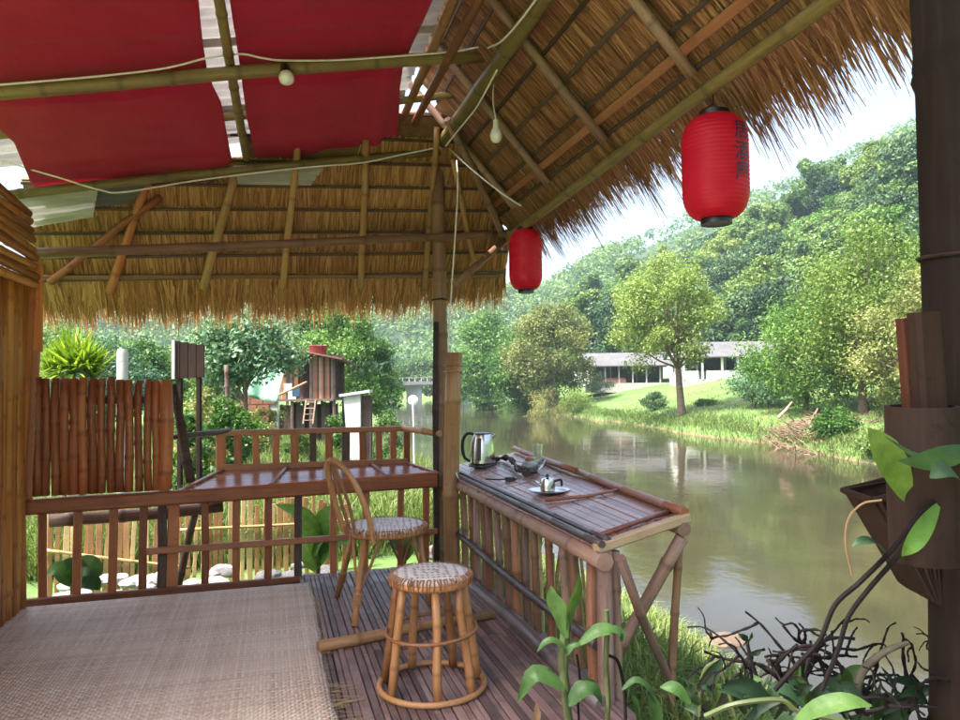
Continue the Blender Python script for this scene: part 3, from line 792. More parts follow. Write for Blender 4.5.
for q, (bx, by, dy) in enumerate(((355, 533, -.10), (350, 531, -.05))):
    P = smooth_path([oplane(bx, by, (0, yb+dy, 0), Vector((0,1,0))), oplane(bx-6-q*2, 505, (0, yb+dy, 0), Vector((0,1,0))), oplane(339-q*4, 478, (0, yb+dy-.01, 0), Vector((0,1,0))), oplane(334-q*3, 464, (0, yb+dy-.01, 0), Vector((0,1,0)))], 16)
    MB().tube(P, .011, 7).build('back_spindle', M['rattan'], ch, smooth=True)
def vy(px, py, y): return oy(px, py, y)
foot_n, foot_f = oz(354, 627, 0), oz(335.5, 592, 0)
foot_n = Vector((foot_n.x, foot_n.y, 0)); foot_f = Vector((foot_f.x, foot_f.y-.12, 0))
legs = [(cc+Vector((-.16,-.16,CH-.04)), foot_n), (cc+Vector((-.2,.05,CH-.04)), foot_f), (cc+Vector((.19,-.1,CH-.04)), cc+Vector((.25,-.17,0))), (cc+Vector((.12,.19,CH-.04)), cc+Vector((.16,.27,0)))]
for a, b in legs:
    lg_ = cane('leg', Vector((b.x, b.y, .0)), a, .019, M['rattan'], ch, r1=.021, gap=.5, bend=.01)
    # three splayed struts bound to the foot
    k = b.lerp(a, .33)
    for da in (-.5, .5):
        rim = a-cc; ang = math.atan2(rim.y, rim.x)+da
        top_ = cc+Vector((math.cos(ang)*(CR-.03), math.sin(ang)*(CR-.03), CH-.045))
        MB().tube(smooth_path([k, k.lerp(top_, .5)+Vector((0,0,-.01)), top_], 10), .009, 6).build('strut', M['rattan'], ch, smooth=True)
    mb = MB()
    for i in range(9):
        c = b.lerp(a, .22+.016*i); mb.tube(ring_pts(c, .024, 10), .0045, 4)
    o = mb.build('binding', M['rattan'], lg_); o['kind'] = 'stuff'

# ================================================================== lanterns
def m_lantern():
    m, t, p, out = mat_new('red_lantern_paper')
    n = noise(t, 6, None, 4, .6)
    c = ramp(t, n.outputs[0], [(.3, (.80,.010,.055)), (.7, (.88,.03,.09))])
    t.links.new(c, p.inputs['Base Color']); set_in(p, Roughness=.42)
    tr = N(t, 'ShaderNodeBsdfTranslucent'); t.links.new(c, tr.inputs[0])
    mx = N(t, 'ShaderNodeMixShader'); mx.inputs[0].default_value = .55
    t.links.new(p.outputs[0], mx.inputs[1]); t.links.new(tr.outputs[0], mx.inputs[2]); t.links.new(mx.outputs[0], out.inputs[0])
    return m
M['lantern'] = m_lantern(); M['ink'] = m_simple('navy_ink', (.012,.016,.05), .5, .2, 20, bumps=0)
def lantern(c, rad, hgt, label, text=None, face=0.0):
    t = thing('paper_lantern', c, label, 'lantern', 'red paper lanterns under the eave')
    h = hgt/2; prof = []; n = 96
    def rprof(z):
        u = abs(z)/h
        e = 1.0 if u < .45 else math.sqrt(max(0, 1-((u-.45)/.55)**2.3))
        return rad*(.42+.58*e)
    ribs = 24
    for i in range(n+1):
        z = -h+hgt*i/n
        prof.append((rprof(z)*(1-.018*abs(math.cos(math.pi*ribs*i/n))), z))
    V = []; F = []; seg = 40
    for r, z in prof:
        for k in range(seg):
            a = 2*math.pi*k/seg; q = r*(1+.012*math.cos(8*a)*(1-abs(z)/h)); V.append((c.x+q*math.cos(a), c.y+q*math.sin(a), c.z+z))
    for i in range(n):
        for k in range(seg):
            k2 = (k+1) % seg; F.append((i*seg+k, i*seg+k2, (i+1)*seg+k2, (i+1)*seg+k))
    shade = MB().add(V, F).build('paper_shade', M['lantern'], t, smooth=True)
    rc = rad*.47
    MB().lathe([(rc*.86, h-.02), (rc, h-.018), (rc, h+.022), (rc*.9, h+.024), (rc*.86, h+.018)], c, 30).build('top_ring', M['black'], t, smooth=True)
    MB().lathe([(rc*.86, -h-.02), (rc, -h-.024), (rc, -h+.014), (rc*.9, -h+.02), (rc*.86, -h+.016)], c, 30).build('bottom_ring', M['black'], t, smooth=True)
    zp = PUR0.z+(PUR1.z-PUR0.z)*(c.y-PUR0.y)/(PUR1.y-PUR0.y)
    MB().tube([c+Vector((-rc, 0, h+.02)), c+Vector((0, 0, h+.06)), c+Vector((rc, 0, h+.02))], .003, 5).build('wire_bail', M['black'], t)
    MB().tube([c+Vector((0, 0, h+.055)), Vector((1.93, c.y, max(zp, c.z+h+.06)))], .003, 5).build('hanging_cord', M['black'], t)
    if text:
        for k, chx in enumerate(text):
            cu = bpy.data.curves.new('txt', 'FONT'); cu.body = chx; cu.size = hgt*.172; cu.align_x = 'CENTER'; cu.offset = hgt*.0012
            to = bpy.data.objects.new('txt', cu); COL.objects.link(to); bpy.context.view_layer.update()
            me = bpy.data.meshes.new_from_object(to.evaluated_get(bpy.context.evaluated_depsgraph_get()))
            bpy.data.objects.remove(to)
            bm = bmesh.new(); bm.from_mesh(me)
            for u in np.linspace(-hgt*.1, hgt*.1, 13):
                bmesh.ops.bisect_plane(bm, geom=bm.verts[:]+bm.edges[:]+bm.faces[:], plane_co=(u, 0, 0), plane_no=(1, 0, 0))
            for u in np.linspace(-hgt*.03, hgt*.16, 11):
                bmesh.ops.bisect_plane(bm, geom=bm.verts[:]+bm.edges[:]+bm.faces[:], plane_co=(0, u, 0), plane_no=(0, 1, 0))
            if bm.verts:
                ymid = (max(v.co.y for v in bm.verts)+min(v.co.y for v in bm.verts))/2
                for v in bm.verts:
                    z = (v.co.y-ymid)*1.12+h*.56-k*hgt*.198
                    r = rprof(z)*1.012+.003; a = face+v.co.x*1.12/rad
                    v.co = (r*math.cos(a), r*math.sin(a), z)
            bm.to_mesh(me); bm.free()
            obj_me('lettering', me, M['ink'], shade, Matrix.Translation(c))
    return t
LX = 1.93
c1 = ox(715, 168, LX); c2 = ox(525.5, 260, LX)
d1 = (c1-CAM).dot(FWD); d2 = (c2-CAM).dot(FWD)
vw = math.atan2(-c1.y, -c1.x)           # direction from lantern towards the camera
lantern(c1, 32.5/720*d1, 103/720*d1, 'large red paper lantern with dark writing nearest the camera', '居酒屋', vw+R(50))
lantern(c2, 16.8/720*d2, 60/720*d2, 'small red paper lantern hanging at the far corner of the eave')

# ================================================================== bulbs and cables
def m_glass(name, c=(1,1,1), rough=.02, alpha=.25):
    m, t, p, _ = mat_new(name); set_in(p, Roughness=rough); p.inputs['Base Color'].default_value = (*c, 1)
    p.inputs['Transmission Weight'].default_value = 1-alpha; p.inputs['IOR'].default_value = 1.45
    return m
M['glass'] = m_glass('clear_glass', (.95,.97,.97), .03, .1)
M['bulb'] = m_simple('frosted_bulb', (.82,.82,.88), .3, .05, 10, bumps=0)
b1 = oy(286, 74, 4.42)
t = thing('light_bulb', b1, 'white bulb in black holder under the cross pole between the red cloths', 'bulb')
ax = Vector((.12, -.35, -1)).normalized()
q = zmat(b1-ax*.03, b1+ax*.07)
MB().lathe([(.004, -.04), (.026, -.03), (.03, .0), (.03, .02)], seg=20).build('holder', M['black'], t, mw=q, smooth=True, local=True)
MB().lathe([(.024, .018), (.036, .03), (.046, .055), (.044, .078), (.028, .092), (.002, .097)], seg=24).build('globe', M['bulb'], t, mw=q, smooth=True, local=True)
b2 = oy(496, 134, 4.45)
t = thing('light_bulb', b2, 'white bulb dangling on a cord from the end of the cross pole', 'bulb')
q = Matrix.Translation(b2)
MB().lathe([(.003, .098), (.017, .092), (.019, .05), (.021, .03)], b2, 20).build('holder', M['cable'], t, smooth=True)
MB().lathe([(.002, -.06), (.024, -.052), (.037, -.030), (.040, -.008), (.032, .018), (.020, .04)], b2, 24).build('globe', M['bulb'], t, smooth=True)
MB().tube(smooth_path([b2+Vector((0,0,.095)), oy(493, 100, 4.45), oy(493.5, 75, 4.47), oy(491, 55, 4.49), oy(488, 48, 4.5)], 14), .004, 6).build('cord', M['cable'], t)
def cable(pts, label, r=.006, n=60):
    o = MB().tube(smooth_path(pts, n), r, 6).build('white_cable', M['cable'], smooth=True); return tag(o, label, 'cable')
Yc = 4.44
cable([oy(-40, 88, Yc), oy(80, 78, Yc), oy(150, 70.5, Yc), oy(180, 65, Yc), oy(205, 58.5, Yc), oy(240, 54, Yc), oy(262, 58, Yc-.01), oy(285, 60.5, Yc), oy(340, 60, Yc), oy(400, 56, Yc), oy(450, 52, Yc), oy(480, 47, Yc)], 'white cable strung along the cross pole under the red cloths')
cable([ox(488, 48, 1.31), ox(505, 38, 1.30), ox(540, -6, 1.30), ox(640, -150, 1.30)], 'white cable running up along the main roof beam from the cross pole', n=20)
cable([ox(497, 70, 1.31), ox(478, 105, 1.31), ox(465, 122, 1.30), ox(452, 138, 1.31), ox(446, 146, 1.30)], 'white cable drooping from the main beam to the post top', n=20)
cable([oy(-20, 152, 5.55), oy(20, 166, 5.55), oy(60, 178, 5.55), oy(100, 190, 5.55), oy(125, 192, 5.56), oy(200, 180, 5.62), oy(300, 168, 5.62), oy(360, 163, 5.62), oy(400, 155, 5.63), oy(440, 147, 5.64)], 'white cable sagging along the far cross pole to the post')
cable([ox(449, 148, 1.42), ox(470, 168, 1.5), ox(500, 192, 1.65), ox(521, 206, 1.80)], 'white cable slanting from the post top under the thatch', n=16)
cable([ox(453, 165, 1.40)-Vector((0,.12,0)), ox(454, 190, 1.40)-Vector((0,.12,0)), ox(452, 240, 1.40)-Vector((0,.1,0)), ox(448, 300, 1.39)-Vector((0,.1,0)), ox(444.5, 350, 1.36)-Vector((0,.14,0)), ox(445, 420, 1.36)-Vector((0,.19,0)), ox(444, 480, 1.36)-Vector((0,.19,0)), ox(446, 545, 1.36)-Vector((0,.19,0))], 'thin white cable running down the corner post')
bx = ox(447.5, 424.5, 1.37)-Vector((0, .2, 0))
t = thing('power_socket', bx, 'small grey power socket box on the corner post', 'socket')
MB().beam(bx+Vector((0,0,-.05)), bx+Vector((.004,0,.05)), .05, .035, FWD).build('box', M['roofgrey'], t)
MB().beam(bx+Vector((.006,-.018,-.046)), bx+Vector((.01,-.018,.046)), .036, .008, FWD).build('face_plate', M['white'], t)
kt0 = ont(482, 467); 
cable([bx+Vector((-.005,0,-.05)), ox(445, 455, 1.36)-Vector((0,.2,0)), ox(452, 470, 1.38)-Vector((0,.12,0)), ox(458, 478, 1.40)-Vector((0,.05,0)), ont(466, 474, .02), ont(474, 469, .015)], 'white lead looping from the socket to the kettle', .005, 30)

# ================================================================== things on the riverside table
kt0 = ont(482.5, 466.5, .0)
t = thing('electric_kettle', kt0, 'steel electric kettle with black handle and base on the riverside table', 'kettle')
sK = (kt0-CAM).dot(FWD)/720
hK = 34*sK; rK = 13.2*sK
MB().lathe([(rK*.9, 0), (rK*1.05, .004), (rK*1.05, hK*.07), (rK*.96, hK*.10)], kt0, 32).build('power_base', M['black'], t, smooth=True)
MB().lathe([(rK*.94, hK*.105), (rK*.99, hK*.12), (rK*.97, hK*.3), (rK*.88, hK*.65), (rK*.74, hK*.92), (rK*.70, hK*.95)], kt0, 36).build('body', M['steel'], t, smooth=True)
MB().lathe([(rK*.70, hK*.945), (rK*.66, hK*.985), (rK*.3, hK*1.01), (.004, hK*1.015)], kt0, 32).build('lid', M['black'], t, smooth=True)
side = -RT
hp = [kt0+side*rK*.66+Vector((0,0,hK*.95)), kt0+side*rK*1.1+Vector((0,0,hK*.97)), kt0+side*rK*1.42+Vector((0,0,hK*.82)), kt0+side*rK*1.5+Vector((0,0,hK*.55)), kt0+side*rK*1.36+Vector((0,0,hK*.28)), kt0+side*rK*.95+Vector((0,0,hK*.15))]
MB().tube(smooth_path(hp, 24), [.011+.004*math.sin(math.pi*i/24) for i in range(25)], 10).build('handle', M['black'], t, smooth=True)
p = kt0+RT*rK*.72+Vector((0,0,hK*.86))
MB().tube([p-RT*.02, p+RT*.012+Vector((0,0,.012)), p+RT*.03+Vector((0,0,.026))], [.024, .018, .010], 10).build('spout', M['steel'], t, smooth=True)
fd = -FWD; fd = Vector((fd.x, fd.y, 0)).normalized()
MB().beam(kt0+fd*rK*.93+side*rK*.25+Vector((0,0,hK*.2)), kt0+fd*rK*.78+side*rK*.2+Vector((0,0,hK*.85)), .03, .014, fd).build('water_gauge', M['black'], t)

tp = ont(530, 473, 0)
t = thing('glass_teapot', tp, 'clear glass teapot with upturned glass on the riverside table', 'teapot')
MB().lathe([(.03, .004), (.055, .01), (.066, .04), (.058, .075), (.036, .092), (.034, .1)], tp, 28).build('bowl', M['glass'], t, smooth=True)
MB().lathe([(.028, .008), (.052, .014), (.061, .04), (.057, .055), (.003, .056)], tp, 24).build('tea', m_simple('tea_liquid', (.16,.06,.015), .1, .1, 5, bumps=0), t, smooth=True)
MB().lathe([(.036, .1), (.04, .106), (.03, .116), (.012, .122), (.004, .124)], tp, 24).build('lid', M['wood'], t, smooth=True)
MB().tube(smooth_path([tp+RT*.055+Vector((0,0,.03)), tp+RT*.09+Vector((0,0,.06)), tp+RT*.115+Vector((0,0,.1))], 10), [.014-.0008*i for i in range(11)], 8).build('spout', M['glass'], t, smooth=True)
MB().tube(smooth_path([tp-RT*.055+Vector((0,0,.075)), tp-RT*.1+Vector((0,0,.08)), tp-RT*.1+Vector((0,0,.03)), tp-RT*.06+Vector((0,0,.025))], 12), .006, 7).build('handle', M['glass'], t, smooth=True)
cg = ont(538, 466, 0)
t = thing('drinking_glass', cg, 'clear drinking glass standing just behind the glass teapot', 'glass')
MB().lathe([(.028, 0), (.03, .003), (.038, .14), (.041, .17), (.037, .17), (.028, .01), (.004, .008)], cg, 26).build('tumbler', M['glass'], t, smooth=True)
dw = ont(508, 468, 0)
P = smooth_path([ont(494, 460, .02), ont(502, 458, .03), ont(509, 458, .05), ont(514, 463, .06), ont(519, 470, .035), ont(527, 474, .02)], 30)
tag(MB().tube(P, [.018+.008*math.sin(i*.9)+.004*math.sin(i*2.3) for i in range(31)], 8).build('driftwood', M['darkwood'], smooth=True), 'crooked brown piece of driftwood between the kettle and the teapot', 'driftwood')
pw = ont(510, 479, .012)
t = thing('black_plug', pw, 'black plug with short lead lying on the table in front of the kettle', 'plug')
MB().beam(pw-RT*.035, pw+RT*.035, .045, .03).build('plug_body', M['black'], t)
MB().tube(smooth_path([pw-RT*.03, pw-RT*.09+Vector((0,.01,-.005)), pw-RT*.16+Vector((0,.05,-.005))], 8), .006, 6).build('lead', M['black'], t)
MB().tube(smooth_path([pw+RT*.03, pw+RT*.1+Vector((0,.05,-.005)), ont(530, 474, .01)], 8), .005, 6).build('lead', M['black'], t)
pc = ont(549, 493, .0)
t = thing('serving_tray', pc, 'round grey tray under the small metal pot on the table', 'tray')
MB().lathe([(.09, .004), (.105, .008), (.128, .018), (.132, .022), (.124, .022), (.10, .013), (.003, .012)], pc, 36).build('dish', M['steel'], t, smooth=True)
pp = pc+Vector((0, 0, .014))-RT*.008
t = thing('metal_pot', pp, 'small grey metal pot with black handle standing on the round tray', 'pot')
MB().lathe([(.042, 0), (.047, .004), (.046, .06), (.04, .075), (.018, .082), (.003, .083)], pp, 28).build('pot_body', M['steel'], t, smooth=True)
MB().lathe([(.004, .083), (.008, .086), (.012, .095), (.008, .104), (.002, .106)], pp, 16).build('lid_knob', M['black'], t, smooth=True)
MB().tube(smooth_path([pp+RT*.044+Vector((0,0,.06)), pp+RT*.085+Vector((0,0,.068)), pp+RT*.088+Vector((0,0,.03))], 10), .008, 8).build('handle', M['black'], t, smooth=True)
MB().tube([pp-RT*.04+Vector((0,0,.035)), pp-RT*.075+Vector((0,0,.06))], [.012,.006], 8).build('spout', M['steel'], t, smooth=True)

# ================================================================== foreground: right post and planters
PD = 1.12
fp = thing('near_post', od(950, 720, PD), 'thick dark bamboo post filling the right edge of the view', 'post')
a, b = od(972, -60, PD), od(986, 760, PD)
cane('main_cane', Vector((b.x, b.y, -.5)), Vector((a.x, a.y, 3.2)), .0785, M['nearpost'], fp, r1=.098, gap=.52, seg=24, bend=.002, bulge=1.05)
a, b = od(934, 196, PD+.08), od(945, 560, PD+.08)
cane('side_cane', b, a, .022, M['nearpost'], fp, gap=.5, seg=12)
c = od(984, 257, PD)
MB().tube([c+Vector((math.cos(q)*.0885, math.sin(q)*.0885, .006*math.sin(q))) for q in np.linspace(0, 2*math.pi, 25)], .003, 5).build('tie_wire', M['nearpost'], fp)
M['redboard'] = m_bamboo('dark_red_board', (.03,.010,.006), (.085,.03,.018), (.015,.006,.004), .8, .5, axis=1)
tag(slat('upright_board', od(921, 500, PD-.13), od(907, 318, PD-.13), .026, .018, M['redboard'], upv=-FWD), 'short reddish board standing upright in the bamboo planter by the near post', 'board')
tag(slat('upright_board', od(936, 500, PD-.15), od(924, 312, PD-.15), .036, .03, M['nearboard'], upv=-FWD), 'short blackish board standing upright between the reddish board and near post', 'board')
t = thing('bamboo_cup_planter', od(930, 520, PD-.16), 'wide cut bamboo segment used as planter on the near post', 'planter')
ca, cb = od(926, 560, PD-.14), od(922, 406, PD-.14)
zl = (cb-ca).length
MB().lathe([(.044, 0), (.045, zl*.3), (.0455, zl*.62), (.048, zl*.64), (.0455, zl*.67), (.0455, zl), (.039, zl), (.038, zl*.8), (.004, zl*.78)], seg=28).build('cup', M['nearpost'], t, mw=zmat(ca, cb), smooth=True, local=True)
t = thing('wedge_planter', od(912, 520, PD-.05), 'dark tapering basket planter hanging beside the near post', 'planter')
W = [od(873, 501, PD-.02), od(936, 486, PD-.02), od(940, 606, PD-.02), od(932, 600, PD-.02)]
back = FWD*.09
V = [W[0], W[1], W[2], W[3]]+[v+back for v in W]
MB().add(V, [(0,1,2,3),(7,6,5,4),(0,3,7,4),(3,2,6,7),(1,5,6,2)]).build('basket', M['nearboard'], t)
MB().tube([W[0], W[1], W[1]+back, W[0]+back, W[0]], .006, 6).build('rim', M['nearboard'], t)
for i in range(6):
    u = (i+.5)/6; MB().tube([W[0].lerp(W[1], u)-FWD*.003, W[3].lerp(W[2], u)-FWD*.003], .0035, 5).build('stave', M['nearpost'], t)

M['leaf_bright'] = m_leaf('bright_leaf', [(.2,(.04,.11,.02)), (.6,(.10,.22,.04)), (.9,(.17,.30,.07))], .55, .4, 3, 25)
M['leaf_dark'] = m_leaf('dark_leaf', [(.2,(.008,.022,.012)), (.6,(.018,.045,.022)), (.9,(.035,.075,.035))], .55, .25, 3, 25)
M['leaf_mid'] = m_leaf('mid_leaf', [(.2,(.02,.055,.014)), (.6,(.05,.115,.028)), (.9,(.085,.165,.045))], .55, .35, 3, 25)
M['stem'] = m_simple('green_stem', (.05,.07,.022), .5, .35, 12)
M['root'] = m_simple('dark_root', (.010,.008,.009), .95, .4, 18)
M['root'].node_tree.nodes['Principled BSDF'].inputs['Specular IOR Level'].default_value = .1
M['dry'] = m_simple('dry_leaf', (.20,.125,.065), .7, .3, 12)
def leaf(name, pts, wid, mat, parent, nrm=None, fold=.25, tint=None, shape=None):
    """a folded leaf blade along a path"""
    P = smooth_path(pts, 10); n = len(P); V = []; F = []
    nrm = Vector(nrm) if nrm is not None else -FWD
    for i, p in enumerate(P):
        t_ = (P[min(i+1, n-1)]-P[max(i-1, 0)]).normalized(); s = t_.cross(nrm).normalized(); u = s.cross(t_)
        f = i/(n-1); wf = (math.sin(math.pi*min(1, f*.93+.06))**.75)*wid/2*(1 if f < .6 else 1-.25*(f-.6)/.4)
        V += [p-s*wf+u*wf*fold, p-s*wf*.5+u*wf*fold*.35, p, p+s*wf*.5+u*wf*fold*.35, p+s*wf+u*wf*fold]
    for i in range(n-1):
        for k in range(4): a = i*5+k; F.append((a, a+1, a+6, a+5))
    me = mesh_np(name, [tuple(v-WM[parent].translation) for v in V], F, np.full(len(F), tint if tint is not None else random.random()), smooth=True)
    return obj_me(name, me, mat, parent, Matrix.Translation(WM[parent].translation))
t = thing('post_orchid', od(925, 500, PD-.2), 'broad-leaved green plant growing from the basket on the near post', 'plant')
D_ = PD-.16
leaf('leaf', [od(908, 500, D_), od(895, 470, D_-.02), od(880, 445, D_-.04), od(868, 428, D_-.05)], .040, M['leaf_bright'], t, nrm=(-.5,-.9,.2), tint=.9)
leaf('leaf', [od(905, 500, D_+.02), od(892, 480, D_+.02), od(878, 458, D_), od(871, 436, D_)], .026, M['leaf_bright'], t, nrm=(.4,-.9,.2), tint=.8)
leaf('leaf', [od(975, 446, D_), od(945, 459, D_-.04), od(918, 459, D_-.06), od(884, 436, D_-.06)], .026, M['leaf_mid'], t, nrm=(0,-.6,1), tint=.5)
leaf('leaf', [od(975, 448, D_-.03), od(950, 456, D_-.07), od(922, 464, D_-.08), od(897, 461, D_-.08)], .03, M['leaf_mid'], t, nrm=(.1,-.8,.8), tint=.75)
leaf('leaf', [od(938, 505, D_-.05), od(925, 525, D_-.08), od(912, 545, D_-.09), od(902, 556, D_-.08)], .022, M['leaf_bright'], t, nrm=(-.6,-.8,0), tint=.45)
leaf('leaf', [od(885, 553, D_), od(874, 542, D_-.02), od(862, 542, D_-.03), od(852, 547, D_-.03)], .017, M['leaf_dark'], t, nrm=(0,-.5,1), tint=.8)
leaf('leaf', [od(960, 480, D_-.1), od(945, 470, D_-.12), od(930, 478, D_-.12)], .025, M['leaf_dark'], t, nrm=(0,-.7,.7))
for pts in ([(935,500),(915,520),(892,550),(860,582),(835,605),(820,640),(800,662),(775,690)], [(935,508),(918,530),(896,558),(868,590),(848,618),(838,650),(822,690)], [(882,500),(862,504),(848,520),(846,545),(852,575)]):
    thin = pts[-1][1] < 600
    MB().tube(smooth_path([od(x, y, D_-.03+.01*i) for i, (x, y) in enumerate(pts)], 40), .0014 if thin else .0036, 6).build('aerial_root', M['dry'] if thin else M['root'], t, smooth=True)

# tangle of roots and leaves along the bottom right, growing on a planter log
LG0, LG1 = od(500, 790, 1.62), od(1000, 752, 1.14)
pl = thing('planter_log', LG1, 'mossy planter log below the tangled plants at bottom right', 'log')
cane('log', LG0, LG1, .05, M['darkwood'], pl, seg=12)
cane('stake', Vector((LG0.x+.3, LG0.y-.12, -.4)), LG0.lerp(LG1, .4)-Vector((0,0,.03)), .03, M['darkwood'], pl)
tg = thing('root_tangle', od(830, 715, 1.2), 'dark tangle of bare orchid roots and old leaves at bottom right', 'plant')
rg = random.Random(5)
def tangle(mb, p, d, L, r, depth):
    pts = [p]; q = Vector(p); dd = Vector(d)
    for i in range(7):
        dd = (dd+Vector((rg.uniform(-.5,.5), rg.uniform(-.35,.35), rg.uniform(-.5,.42)))).normalized(); q = q+dd*L/7; pts.append(q.copy())
    mb.tube(smooth_path(pts, 16), [r*(1-.5*i/16)*(1+.25*math.sin(i*2.1)) for i in range(17)], 6)
    if depth > 0:
        for k in range(rg.choice((1, 2, 2))):
            j = rg.randint(2, 6); tangle(mb, pts[j], (rg.uniform(-1,1), rg.uniform(-.4,.4), rg.uniform(-.3,.8)), L*.6, r*.75, depth-1)
for i in range(17):
    bx_ = rg.uniform(745, 925)
    p = od(bx_, rg.uniform(690, 722), rg.uniform(1.15, 1.35))
    mb = MB(); tangle(mb, p, (rg.uniform(-.7,.7), rg.uniform(-.2,.2), rg.uniform(.25,.8)), rg.uniform(.12, .22), rg.uniform(.0028,.0055), 2)
    mb.build('root', M['root'], tg, smooth=True)
tk = smooth_path([od(855, 700, 1.2), od(862, 672, 1.2), od(880, 655, 1.19), od(895, 647, 1.18), od(908, 643, 1.18)], 14)
MB().tube(tk, [.008-.0003*i for i in range(15)], 8).build('root', m_simple('lichen_bark', (.07,.065,.045), .8, .5, 30), tg, smooth=True)
for i in range(60):
    bx_ = rg.uniform(690, 935); by = rg.uniform(695, 730)
    p = od(bx_, by, rg.uniform(1.1, 1.35)); an = rg.uniform(-1.2, 1.2); L = rg.uniform(.05, .11)
    q = p+RT*math.sin(an)*L+UP*math.cos(an)*L*.75+FWD*rg.uniform(-.04,.02)
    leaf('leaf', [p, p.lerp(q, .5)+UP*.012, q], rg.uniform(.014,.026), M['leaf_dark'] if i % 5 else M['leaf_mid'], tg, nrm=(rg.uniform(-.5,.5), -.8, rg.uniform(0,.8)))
leaf('leaf', [od(795, 722, 1.08), od(820, 708, 1.06), od(850, 702, 1.05), od(872, 706, 1.05)], .03, M['leaf_mid'], tg, nrm=(0,-.6,.8), tint=.9)
leaf('leaf', [od(812, 716, 1.16), od(802, 695, 1.15), od(795, 680, 1.15), od(800, 664, 1.16)], .034, M['leaf_mid'], tg, nrm=(.3,-.9,.2), tint=.6)
MB().tube(smooth_path([od(705, 716, 1.12), od(735, 704, 1.1), od(780, 700, 1.1), od(800, 712, 1.1), od(850, 722, 1.1)], 20), .004, 6).build('dry_stem', M['stem'], tg, smooth=True)
for k, (x0, y0, pts) in enumerate(((772, 712, [(772,712),(758,680),(750,655),(746,636)]), (700, 716, [(700,716),(700,690),(706,668),(722,660)]), (735,716,[(735,716),(728,690),(722,672),(720,660)]))):
    MB().tube(smooth_path([od(x, y, 1.22) for x, y in pts], 14), .003, 6).build('shoot', M['root'] if k == 0 else M['stem'], tg, smooth=True)
for (x0,y0,x1,y1,w_) in ((746,645,752,632,.012),(750,655,762,650,.010),(747,640,738,634,.010),(698,690,722,658,.022),(738,700,740,668,.018),(735,698,726,678,.014),(742,702,744,680,.010),(700,705,686,690,.014),(712,690,700,686,.01)):
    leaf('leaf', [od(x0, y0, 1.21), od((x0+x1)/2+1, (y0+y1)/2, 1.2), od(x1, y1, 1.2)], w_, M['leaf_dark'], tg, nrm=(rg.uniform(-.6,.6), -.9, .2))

# two-stemmed plant in front of the table's near post
OD = 1.75
orc = thing('leafy_cane_plant', od(575, 735, OD), 'upright green cane plant in front of the table end post', 'plant')
for pts, r in (([(570,728),(566,700),(564,672),(566,645),(565,625)], .011), ([(566,690),(562,660),(564,640),(567,622)], .012), ([(606,735),(608,700),(606,665),(607,630),(606,610)], .007), ([(608,655),(618,662),(624,690),(626,730)], .004), ([(580,735),(578,700),(580,680),(577,655)], .003)):
    MB().tube(smooth_path([od(x, y, OD) for x, y in pts], 18), r, 8).build('stem', M['stem'] if r > .004 else M['root'], orc, smooth=True)
for pts, wd, nr, tn in (([(566,638),(560,612),(553,598),(551,586)], .040, (-.4,-.9,0), .6), ([(567,630),(570,608),(577,590),(579,574)], .040, (.5,-.9,.1), .75), ([(580,644),(595,632),(610,630),(614,634)], .036, (0,-.6,.8), .55), ([(594,634),(612,630),(622,634),(621,642)], .026, (0,-.5,.9), .4), ([(564,690),(548,678),(532,676),(518,702)], .048, (.1,-.6,.8), .35), ([(568,705),(582,690),(594,690),(602,704)], .050, (.1,-.5,.9), .3), ([(567,650),(555,641),(545,643),(537,652)], .022, (0,-.4,1), .2), ([(567,655),(572,646),(580,644),(584,650)], .02, (0,-.5,.9), .3), ([(622,690),(636,680),(650,690),(656,706)], .02, (0,-.5,.9), .2), ([(640,735),(636,705),(630,690)], .018, (.3,-.9,.1), .5), ([(660,735),(655,708),(648,690)], .03, (-.3,-.9,.1), .3)):
    leaf('leaf', [od(x, y, OD-.02) for x, y in pts], wd, M['leaf_mid'], orc, nrm=nr, tint=tn)
leaf('dry_leaf', [od(534, 735, OD), od(537, 715, OD), od(536, 702, OD)], .018, M['dry'], orc)

# ================================================================== THE VALLEY: ground and river
WZ = -2.2
_yL = [-60, -20, 5, 12, 20, 40, 60, 100, 160, 230, 330]; _xL = [4.6, 4.6, 4.9, 5.5, 6.2, 8.2, 11, 17, 27, 36, 30]
_yR = [-60, 10, 25.7, 34.7, 52, 77, 89, 108, 138, 170, 230, 330]; _xR = [28, 24, 24.8, 26.5, 29, 32.6, 32.2, 34, 40, 46, 52, 46]
def vnoise(x, y, s, seed=0):
    """smooth value noise"""
    x = np.asarray(x, float)/s; y = np.asarray(y, float)/s
    xi, yi = np.floor(x).astype(np.int64), np.floor(y).astype(np.int64); fx, fy = x-xi, y-yi
    def h(i, j):
        n = (i*374761393+j*668265263+seed*974711) & 0x7fffffff; n = ((n ^ (n >> 13))*1274126177) & 0x7fffffff; return ((n ^ (n >> 16)) & 0xffff)/65535.
    u, v = fx*fx*(3-2*fx), fy*fy*(3-2*fy)
    return (h(xi, yi)*(1-u)+h(xi+1, yi)*u)*(1-v)+(h(xi, yi+1)*(1-u)+h(xi+1, yi+1)*u)*v
def sstep(a, b, x): t = np.clip((x-a)/(b-a), 0, 1); return t*t*(3-2*t)
PXK = [-2000, 480, 545, 570, 600, 640, 700, 760, 800, 850, 915, 1100, 1500, 3000]
TAN = [0, 0, .0, .03, .062, .082, .112, .135, .152, .182, .205, .23, .25, .2]
RS = [120, 120, 120, 118, 116, 112, 110, 108, 100, 75, 60, 50, 45, 45]
